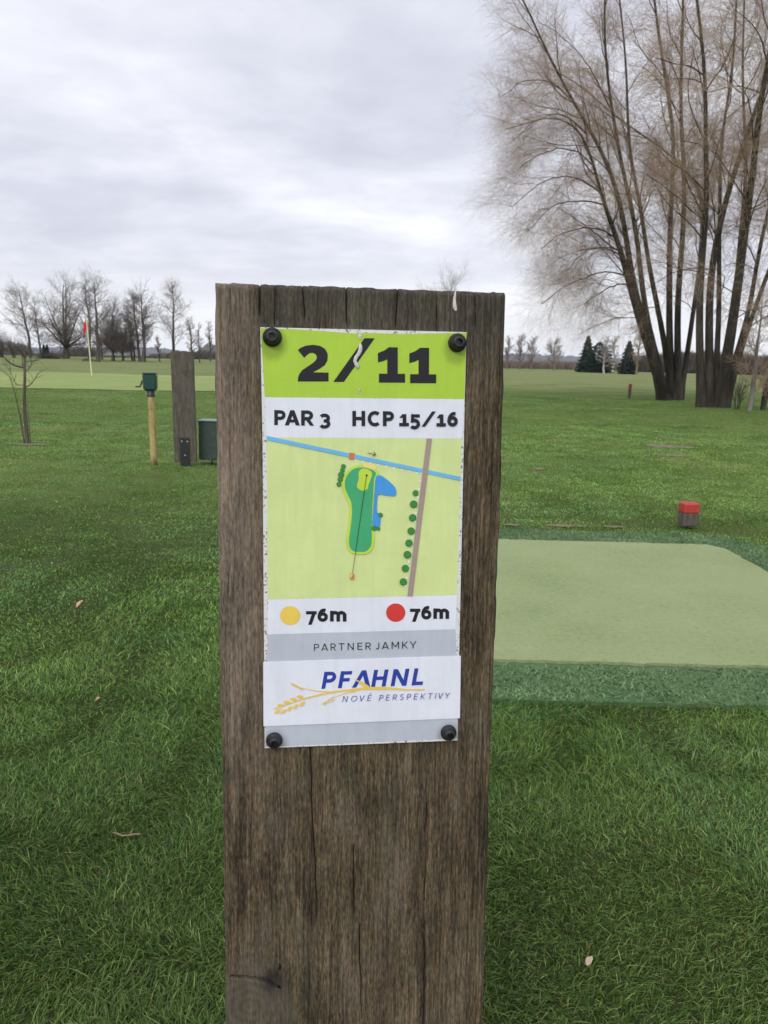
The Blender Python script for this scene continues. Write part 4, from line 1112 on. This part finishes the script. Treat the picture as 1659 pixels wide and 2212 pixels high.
# multi-stemmed bare shrubs
def shrub(px, py, top, spread, label, seed, Y=None, n=16, wt=2.0, mb=M_bark_dark, mt=M_twig_dark, group='bare shrubs', per=9):
    base = stand(px, py, Y); s = mpp(base); H = (py - top) * s; sp = spread * s; r = np.random.default_rng(seed); b = np.array(base)
    t = thing('bare_shrub', base, label, 'shrub', group)
    SP = []; SR = []
    for i in range(n):
        a = r.uniform(0, 6.28); k = r.uniform(.2, 1); rt = r.uniform(0, .35)
        pts = [b + [math.cos(a) * sp * rt * .4, math.sin(a) * sp * rt * .4, -.05], b + [math.cos(a) * sp * k * .45, math.sin(a) * sp * k * .45, H * .45], b + [math.cos(a) * sp * k, math.sin(a) * sp * k, H * r.uniform(.75, 1.0) * (1.08 - .3 * k)]]
        SP.append(resample(pts, 9)); SR.append(np.linspace(1, .2, 9) * wt * s * .5 * r.uniform(.6, 1.2))
    SP = np.array(SP); SR = np.array(SR)
    A = spawn(SP, SR, per, .2, 1, 36, 12, H * .32, 6, .3, r, .5, .6, s * .5, .5); B = spawn(A[0], A[1], 6, .1, 1, 38, 14, H * .15, 4, .2, r, .5, .8, max(.005, s * .22), .7)
    parts_mesh('stems', [(SP, SR, 5)], b, mb, t); parts_mesh('twigs', [(A[0], A[1], 3), (B[0], B[1], 3)], b, mt, t)
for k, (px, py, top, sp, Y, lb) in enumerate(((2, 766, 712, 26, 84, 'grey bare bush at the far left edge of the photo'), (30, 766, 722, 22, 82, 'bushy bare thicket left of the leaning tree'),
                                              (52, 767, 735, 16, 80, 'low dark bare bush under the leaning tree'))):
    shrub(px, py, top, sp, lb, 160 + k, Y, 18, 1.6)
shrub(1646, 886, 770, 34, 'young multi stemmed shrub at the right edge beside the slender tree', 170, None, 8, 7, M_bark_willow, M_twig_willow, 'young trees by the willows', 7)
shrub(1436, 866, 812, 16, 'tuft of thin suckers at the foot of the leaning willow stem', 171, None, 9, 1.2, M_bark_willow, M_bark_willow, 'suckers at the willow feet')
shrub(1592, 884, 790, 34, 'tuft of thin suckers at the foot of the fanning willow clump', 172, None, 12, 1.2, M_bark_willow, M_bark_willow, 'suckers at the willow feet')

# ---- spruces
M_needle = plain('spruce_needles', (.008, .030, .016), .85, .35, 3)
def spruce(px, py, top, half, label, seed, Y, round_=False, cat='tree'):
    base = stand(px, py, Y); s = mpp(base); H = (py - top) * s; hw = half * s; r = np.random.default_rng(seed)
    t = thing('spruce', base, label, 'tree', 'dark spruces on the far lawn')
    q = MB(); q.lathe((0, 0, 0), [(.13, -.1), (.1, H * .5), (.02, H * .97)], n=8); q.build('trunk', M_bark_dark, t)
    N = 13000; f = r.random(N) ** 1.35; hw = hw * 1.22
    if round_: env = hw * np.clip(1.15 * np.sqrt(np.clip(1 - (f * 1.02) ** 2.4, 0, 1)), 0, 1)
    else: env = hw * ((1 - f) ** .62 * .95 + .02)
    whorl = .78 + .22 * np.cos(f * H / .42 * 2 * np.pi); az = r.uniform(0, 6.283, N)
    env = env * whorl * (.68 + .62 * vnoise(az * 1.9, f * 9, seed))
    rad = env * np.sqrt(r.uniform(.12, 1, N))
    c = np.stack([rad * np.cos(az), rad * np.sin(az), f * H * .985 + .05 - rad * .18], -1)
    d = norm(np.stack([np.cos(az), np.sin(az), r.normal(-.1 if not round_ else .3, .35, N)], -1) + r.normal(0, .35, (N, 3)))
    L = r.uniform(.14, .34, N)[:, None] * (.5 + .6 * (1 - f))[:, None]
    sd_ = norm(np.cross(d, r.normal(size=(N, 3)))) * L * .22
    V = np.stack([c - sd_, c + sd_, c + d * L], 1).reshape(-1, 3)
    np_mesh('crown', V, [np.arange(3 * N).reshape(N, 3)], M_needle, t)
spruce(1266, 803, 726, 19, 'taller pointed dark spruce at the left of the pair', 181, 104)
spruce(1291, 804, 739, 24, 'rounder broad dark evergreen leaning against the pointed spruce behind the birch', 182, 101, True)
spruce(1355, 807.5, 738, 17, 'single dark spruce standing apart, nearest the willow stems', 183, 93)
for k, (px, lb) in enumerate(((95.5, 'dark columnar evergreen left one of two beyond the row'), (102.5, 'dark columnar evergreen right one of two beyond the row'))):
    base = stand(px, 765, 92); s = mpp(base); r = np.random.default_rng(190 + k); H = 25 * s
    t = thing('columnar_evergreen', base, lb, 'tree', 'two columnar evergreens beyond the row')
    q = MB(); q.lathe((0, 0, 0), [(.06, -.1), (.04, H * .9)], n=6); q.build('trunk', M_bark_dark, t)
    N = 900; f = r.random(N); az = r.uniform(0, 6.28, N); rad = 3.0 * s * np.sqrt(r.random(N)) * np.clip(np.sin(np.pi * (f * .86 + .14)) + .1, 0, 1)
    c = np.stack([rad * np.cos(az), rad * np.sin(az), f * H], -1); d = norm(np.stack([np.cos(az) * .5, np.sin(az) * .5, np.ones(N)], -1) + r.normal(0, .3, (N, 3)))
    L = r.uniform(.08, .2, N)[:, None]; sd_ = norm(np.cross(d, r.normal(size=(N, 3)))) * L * .3
    np_mesh('crown', np.stack([c - sd_, c + sd_, c + d * L], 1).reshape(-1, 3), [np.arange(3 * N).reshape(N, 3)], M_needle, t)

# ---- brush pile and log under the row
base = stand(104, 768, 80); s = mpp(base); r = np.random.default_rng(5)
N = 420; P = np.empty((N, 4, 3)); p0 = np.stack([r.normal(0, 6 * s, N), r.normal(0, .3, N), np.abs(r.normal(0, 1.6 * s, N))], -1)
d = norm(np.stack([r.normal(0, 1, N), r.normal(0, 1, N), np.abs(r.normal(0, .35, N))], -1)); L = r.uniform(.3, 1.1, N)
for k in range(4): P[:, k] = p0 + d * (L * k / 3)[:, None] + r.normal(0, .03, (N, 3))
o = np_mesh('brush_pile', *(lambda VF: (VF[0], [VF[1]]))(tubes(P, np.full((N, 4), .018), 3)), M_bark_dark)
o.location = base; tag(o, 'heap of cut dark branches on the grass left of the big oak', 'brush pile')
base = stand(191, 772.5, 74); s = mpp(base)
t = thing('log_pile', base, 'low pile of dark felled logs lying under the bare trees by the flag', 'log pile')
for k, (yy, zz, l0, l1) in enumerate(((0, 1.6, -14, 14), (.12, 1.5, -10, 15), (.05, 4.0, -9, 9))):
    q = MB(); q.tube([(l0 * s, yy, zz * s), (0, yy + .02, zz * s + .01), (l1 * s, yy - .02, zz * s)], [1.8 * s, 2 * s, 1.7 * s], 9); q.build('log', M_bark_dark, t)

# ---- hedgerows and far woods: masses nobody could count
def brush_strip(name, label, cat, p0, p1, depth, hfun, N, wid, material, seed, kind='stuff'):
    r = np.random.default_rng(seed); u = r.random(N)
    x = p0[0] + (p1[0] - p0[0]) * u; y = p0[1] + (p1[1] - p0[1]) * u + r.uniform(-depth, depth, N)
    H = hfun(u) * r.uniform(.35, 1, N) ** .7; z0 = zground(x, y)
    b = np.stack([x, y, z0 - .05], -1); z1 = r.random(N) * .75
    b[:, 2] += z1 * H
    tip = b + np.stack([r.normal(0, .22, N) * H, r.normal(0, .22, N) * H, H * (1 - z1) * r.uniform(.7, 1, N)], -1)
    sd_ = np.stack([np.cos(u * 99), np.sin(u * 99) * .4, np.zeros(N)], -1) * (wid * r.uniform(.5, 1.4, N))[:, None]
    V = np.stack([b - sd_, b + sd_, tip], 1).reshape(-1, 3)
    o = np_mesh(name, V, [np.arange(3 * N).reshape(N, 3)], material); return tag(o, label, cat, kind=kind)
M_reed = plain('dry_reeds', (.15, .115, .085), .9, .35, .6)
M_hedge = plain('winter_hedge', (.085, .072, .062), .95, .35, .4)
M_wood = plain('distant_wood', (.075, .072, .075), .95, .3, .02)
pA, pB = at_y(1060, 795, 150), at_y(1700, 805, 150)
brush_strip('reed_bed', 'brown strip of dry reeds along the far end of the right lawn', 'reeds', pA, pB, 6, lambda u: 1.55 + .4 * vnoise(u * 60, u * 0, 3), 42000, .05, M_reed, 201)
pA, pB = at_y(1372, 800, 130), at_y(1720, 806, 118)
brush_strip('hedgerow', 'dull grey winter hedge behind the willow stems', 'hedge', pA, pB, 4, lambda u: 2.6 + 1.2 * vnoise(u * 25, u * 0, 4) + .8 * vnoise(u * 9, u * 0, 5), 30000, .06, M_hedge, 202)
pA, pB = at_y(-60, 768, 120), at_y(480, 780, 130)
brush_strip('scrub', 'low dark scrub along the horizon behind the left trees', 'scrub', pA, pB, 6, lambda u: .15 + 1.5 * smooth01(.6, .85, vnoise(u * 16, u * 0, 6)) + .35 * vnoise(u * 60, u * 0, 7) + 1.3 * (1 - smooth01(.1, .22, u)), 13000, .08, M_hedge, 203)
def ridge(name, d0, depth, az0, az1, hfun, material, seed, step=.0006):
    """a real rise of land with a wooded, broken skyline"""
    az = np.arange(az0, az1, step); n = len(az); rows = []
    h = hfun((az - az0) / (az1 - az0)) + (vnoise(az * 900, az * 0, seed) - .5) * .18 * hfun((az - az0) / (az1 - az0)) + (vnoise(az * 260, az * 0, seed + 1) - .5) * .2 * hfun((az - az0) / (az1 - az0))
    for f, k in ((0, -.01), (.05, .62), (.12, .9), (.4, 1), (1, -.01)):
        dd = d0 + depth * f; rows.append(np.stack([dd * np.sin(az), dd * np.cos(az), np.maximum(h * k, -.5) + (0.5 if az0 < 0 else 0)], -1))
    V = np.concatenate(rows); i = np.arange(4)[:, None] * n; j = np.arange(n - 1)[None]
    F = np.stack([i + j, i + j + 1, i + n + j + 1, i + n + j], -1).reshape(-1, 4)
    o = np_mesh(name, V, [F], material); o['kind'] = 'structure'
A_ = lambda px: math.atan2(px - CX, FPX)
ridge('hills', 620, 300, A_(412), A_(520), lambda u: 10.5 * smooth01(0, .35, u) + 1, M_wood, 301)
ridge('hills', 900, 300, A_(-40), A_(150), lambda u: 3 + 9 * (1 - smooth01(.35, .8, u)), M_wood, 305)
ridge('hills', 2000, 600, A_(-100), A_(560), lambda u: 9 + 15 * vnoise(u * 5, u * 0, 9), M_wood, 303)
ridge('hills', 1250, 400, A_(1080), A_(1330), lambda u: 16.5 - 9 * smooth01(.15, .45, u) + 1, M_wood, 302)
ridge('hills', 1900, 600, A_(560), A_(1850), lambda u: 13 + 12 * vnoise(u * 8, u * 0, 12), M_wood, 304)

# ---- the young pruned fruit tree on the left, traced
def sapling():
    base = stand(58, 959); Y = base.y; s = mpp(base) / 2.592 / KSRC; r = np.random.default_rng(61)
    t = thing('young_tree', base, 'small pruned young tree with a bare crooked trunk left of the ball washer', 'tree')
    def line(pts, w, dy=0.0, K=12):
        P = [np.array(at_y((0 + x / 2.592) / KSRC, (780 + y / 2.592) / KSRC, Y + dy * i / (len(pts) - 1))) for i, (x, y) in enumerate(pts)]
        return resample(P, K)[None], (np.linspace(w[0], w[1], K) * s / 2)[None]
    tr = [line([(205, 1365), (203, 1250), (192, 1150), (185, 1050), (184, 960), (190, 850), (187, 740), (188, 640)], (30, 16), 0, 20),
          line([(187, 1360), (168, 1230), (150, 1120), (118, 990), (95, 890), (75, 838)], (12, 4), -.15, 14),
          line([(232, 1360), (224, 1230), (214, 1100), (205, 1040)], (9, 4), .15),
          line([(186, 770), (150, 765), (100, 752), (60, 722), (35, 695), (8, 660)], (15, 6), -.2),
          line([(192, 726), (230, 718), (265, 722), (300, 705), (325, 680)], (9, 4), .1),
          line([(196, 918), (225, 905), (250, 880), (272, 845), (287, 812)], (9, 4), -.1),
          line([(194, 800), (215, 785), (232, 755), (246, 735)], (8, 4), .2),
          line([(188, 690), (165, 660), (150, 640), (140, 610)], (9, 4), -.2), line([(188, 660), (200, 630), (214, 590)], (9, 4), .1),
          line([(188, 700), (215, 672), (240, 655), (250, 640)], (7, 3), -.2), line([(180, 900), (140, 905), (110, 880), (80, 842)], (6, 3), .2), line([(110, 870), (70, 790), (35, 735)], (5, 3), .1),
          line([(172, 760), (168, 700), (162, 650), (165, 600)], (8, 4), .2)]
    b = np.array(base)
    parts_mesh('trunk', [(P, R, 7) for P, R in tr], b, bark('young_bark', (.055, .045, .035), (.10, .083, .066), (.16, .135, .11), 14), t)
    lim = tr[1:]; tw = []
    for P, R in lim:
        Q = spawn(P, R, 7, .2, 1, 50, 15, .13, 5, .3, r, .4, .7, s * 1.6, .6); tw.append((Q[0], Q[1], 3))
    parts_mesh('twigs', tw, b, M_bark_dark, t)
sapling()

# ---- leaf litter on the lawn
M_leaf = plain('dry_leaf', (.42, .25, .14), .7, .25, 120); M_leaf2 = plain('pale_dry_leaf', (.40, .32, .23), .7, .2, 120)
def leaf(px, py, L, rot, up, mm, label):
    P = stand(px, py); t = MB(); n = 9; V = []; F = []
    for i in range(n):
        u = i / (n - 1); wd = L * .46 * math.sin(math.pi * min(.97, u * .93 + .05)) ** .8
        for sgn in (-1, 0, 1):
            V.append((L * (u - .5), sgn * wd * .8, (abs(sgn) * wd * .55) + L * .25 * (u - .5) ** 2 + random.gauss(0, L * .02)))
    for i in range(n - 1):
        for k in range(2): a = i * 3 + k; F.append([a, a + 1, a + 4, a + 3])
    t.add(V, F, 0, True); o = t.build('fallen_leaf', mm); o.location = (P.x, P.y, P.z + up + .028); o.rotation_euler = (random.uniform(-.5, .5), -.6, rot)
    md = o.modifiers.new('thickness', 'SOLIDIFY'); md.thickness = .0006
    tag(o, label, 'leaf', 'fallen leaves on the lawn')
leaf(175, 1328, .036, 1.1, .012, M_leaf, 'curled orange brown leaf on the grass below the ball washer')
leaf(1272, 2110, .017, .7, .0, M_leaf2, 'small pale leaf in the grass low on the right of the plank')
leaf(213, 1532, .016, .2, .0, M_leaf, 'tiny brown leaf fleck left of the plank, between curled leaf and twig')
P = stand(274, 1832); s = mpp(P)
q = MB(); q.tube([(-29 * s, 0, .034), (-22 * s, .004, .030), (-8 * s, -.002, .029), (6 * s, -.003, .031), (16 * s, .002, .030), (30 * s, 0, .032)], [1.2 * s, 2.0 * s, 1.7 * s, 1.6 * s, 2.1 * s, 1.5 * s], 7)
q.tube([(-22 * s, .004, .03), (-27 * s, .006, .045)], [1.0 * s, .6 * s], 5); q.tube([(9 * s, 0, .03), (13 * s, .01, .04)], [.9 * s, .5 * s], 5)
o = q.build('twig', plain('dry_twig', (.19, .13, .075), .8, .3, 200)); o.location = P; tag(o, 'short dry brown twig lying on the grass left of the plank', 'twig')

# ------------------------------------------------------------------ the damp winter air
HAZE = True
if HAZE:
    q = MB(); q.box((0, 0, 24.2), (6100, 6100, 50.4)); hz = q.build('haze', [])
    m_ = bpy.data.materials.new('haze'); m_.use_nodes = True; t_ = m_.node_tree; t_.nodes.clear(); g = G(t_)
    pv = g.n('ShaderNodeVolumePrincipled'); pv.inputs['Color'].default_value = (.80, .88, 1, 1); pv.inputs['Density'].default_value = .00012
    g.l(pv.outputs[0], g.n('ShaderNodeOutputMaterial').inputs['Volume']); hz.data.materials.append(m_); hz['kind'] = 'stuff'
